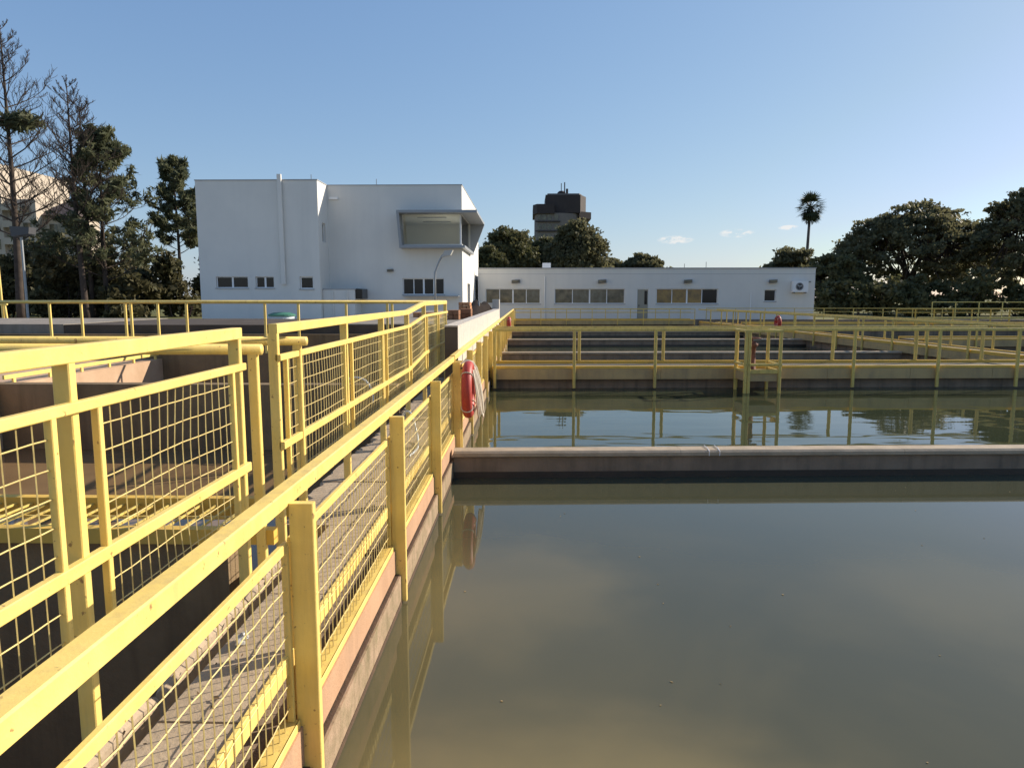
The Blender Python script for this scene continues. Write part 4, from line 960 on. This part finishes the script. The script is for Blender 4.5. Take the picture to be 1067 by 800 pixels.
thicket('dark bushes behind the distant railings at the right', X_(856,66), X_(1090,66), 66, zz(292,66), 200, 'leaf_mid', .28)
# palm
pl = thing('palm_tree', 'tall slim fan palm above the roof line against the sky', 'palm tree', (X_(838.5,96), 96, G))
px_, pz = X_(839.5,96), zz(217,96)
MB().tube([(X_(838,96)-.1,96,G),(X_(838.3,96),96,7),(px_,96,pz-.6)], .26, 8, .17).build('trunk', M['palm_bark'], pl, True)
fr = MB()
for i in range(64):
    A = random.uniform(0, 2*math.pi); el = random.uniform(-1.25, 1.35); L = random.uniform(1.9, 2.6)
    d = Vector((math.cos(A)*math.cos(el), math.sin(A)*math.cos(el), math.sin(el)))
    c0 = Vector((px_,96,pz)); st = c0+d*L*.45
    fr.tube([c0, c0+d*L*.25+Vector((0,0,.03)), st], .03, 4)
    side = d.cross(Vector((0,0,1))); side = side.normalized() if side.length > .1 else Vector((1,0,0))
    for k in range(11):
        b = (k-5)/5*1.25
        e = st+(d*math.cos(b)+side*math.sin(b))*L*.55*random.uniform(.85,1.05)+Vector((0,0,-.18*abs(b)-random.random()*.16))
        wv = (d*-math.sin(b)+side*math.cos(b))*.075; mid = st.lerp(e,.5)
        fr.add([st, mid+wv, e, mid-wv+Vector((0,0,.02))], [(0,1,2,3)])
fr.build('crown', M['leaf_palm'], pl)
sk = MB()
for i in range(26):
    A = random.uniform(0, 2*math.pi); sk.tube([(px_+.15*math.cos(A),96+.15*math.sin(A),pz-.1),(px_+.5*math.cos(A),96+.5*math.sin(A),pz-.7),(px_+.4*math.cos(A),96+.4*math.sin(A),pz-1.7-random.random()*.6)], .06, 4, .03)
sk.build('dead_fronds', M['palm_bark'], pl)
# pines
def twig(mb, a, d, L, r, depth, tips, up=.35):
    pts = [Vector(a)]; v = Vector(d).normalized(); n = 6
    for i in range(n):
        v = (v+Vector((random.gauss(0,.10),random.gauss(0,.10),up*.22+random.gauss(0,.06)))).normalized()
        pts.append(pts[-1]+v*L/n)
    mb.tube(pts, r, 5 if depth > 1 else 4, max(.009, r*.3)); tips.append((pts[-1], v))
    if depth <= 0: return
    for i in range(2, n+1):
        for sgn in (-1, 1):
            if random.random() < .78:
                sd_ = v.cross(Vector((random.gauss(0,.3),random.gauss(0,.3),1))).normalized()*sgn
                twig(mb, pts[i], v*.75+sd_*random.uniform(.5,.9)+Vector((0,0,.15)), L*random.uniform(.28,.48), max(.014,r*.45), depth-1, tips, up)
def pine(label, base, top, r, z0, spread, nwh, group, needle_clumps=(), name='bare_pine', taper=.75, foliage=None, depth=2, leaf=.2, per=90, bend=.3, clump=.7, lean=0.0):
    f = thing(name, label, 'tree', base, group); x, y, z = base; H = top-z
    mb = MB(); tk_ = []
    for t in np.linspace(0, 1, 12): tk_.append(Vector((x+lean*t+bend*math.sin(3*t+x)-bend*math.sin(x), y+bend*.5*math.sin(2*t), z+H*t-.1*(1-t))))
    mb.tube(tk_, r, 9, .03); mb.build('trunk', M['bark'], f, True)
    br = MB(); tips = []
    for i in range(nwh):
        t = z0+(1-z0)*(i+random.random()*.5)/nwh; k = t*11; p = tk_[int(k)].lerp(tk_[min(11,int(k)+1)], k-int(k))
        L = spread*(1-t)**taper*random.uniform(.6,1.15)+.5; A = i*2.4+random.random()
        el = .05+.55*t
        twig(br, p, (math.cos(A)*math.cos(el), math.sin(A)*math.cos(el)*.8, math.sin(el)), L, r*.30*(1-t*.65), depth, tips)
    br.build('branches', M['bark'], f)
    CL = [blob(c, s, n) for c, s, n in needle_clumps]
    if foliage:
        for p, v in tips:
            if random.random() < foliage: CL.append(blob(p, (clump, clump, clump*.6), per))
    if CL: quad_leaves('needles', M['leaf_pine'], f, np.concatenate(CL), leaf*.5, aspect=4.5)
    return f
d = 50
pine('tallest leafless pine with one green tuft at far left', (X_(20,d),d,G), zz(22,d), .29, .28, 6.4, 46, 'bare pines', [((X_(36,d),d-.5,zz(124,d)), (1.3,1.0,.8), 900)], depth=2, bend=.12, lean=.40, leaf=.3)
d = 54
pine('slimmer leafless pine beside the tallest one', (X_(89,d),d,G), zz(84,d), .26, .40, 5.0, 38, 'bare pines', depth=2, bend=.15, lean=-.25)
d = 57
pine('third leafless pine top showing above the green pine', (X_(96,d),d,G), zz(104,d), .24, .5, 4.2, 32, 'bare pines', depth=2, bend=.15, lean=.35)
d = 56
pine('bushy green pine in front of the leafless pines', (X_(112,d),d,G), zz(142,d), .24, .22, 4.6, 34, None, name='green_pine', foliage=.42, depth=2, leaf=.26, per=11, clump=.30, taper=.6, bend=.2)
d = 62
pine('green pine close to the left end of the tall white building', (X_(188,d),d,G), zz(172,d), .2, .42, 2.4, 24, None, name='green_pine', foliage=.55, depth=2, leaf=.26, per=10, clump=.26, taper=.45, bend=.15)
# street lamp at far left
sl = thing('lamp_post', 'grey lamp post with box lantern standing among the bare pines', 'street lamp', (X_(27.5,40), 40, G))
MB().tube([(X_(27.5,40),40,G),(X_(27.5,40),40,zz(246,40))], .07, 8).build('pole', M['metal'], sl)
MB().prism([(X_(21,40),zz(246,40)),(X_(39,40),zz(243,40)),(X_(40,40),zz(236,40)),(X_(20,40),zz(235,40))], 39.7, 40.3).build('lantern', M['dark_metal'], sl)
# yellow stand at far left
st = thing('ladder_frame', 'yellow tube frame standing at the extreme left beyond the pipe railing', 'frame', (X_(4,22), 22, G))
for px, tt in ((2, 272), (8, 330)): MB().tube([(X_(px,22),22,G),(X_(px-1 if px < 5 else 4,22),22,zz(tt if px < 5 else 316,22))], .035, 8).build('leg', M['yellow'], st)
MB().tube([(X_(-6,22),22,zz(317,22)),(X_(7,22),22,zz(317,22))], .035, 8).build('crossbar', M['yellow'], st)
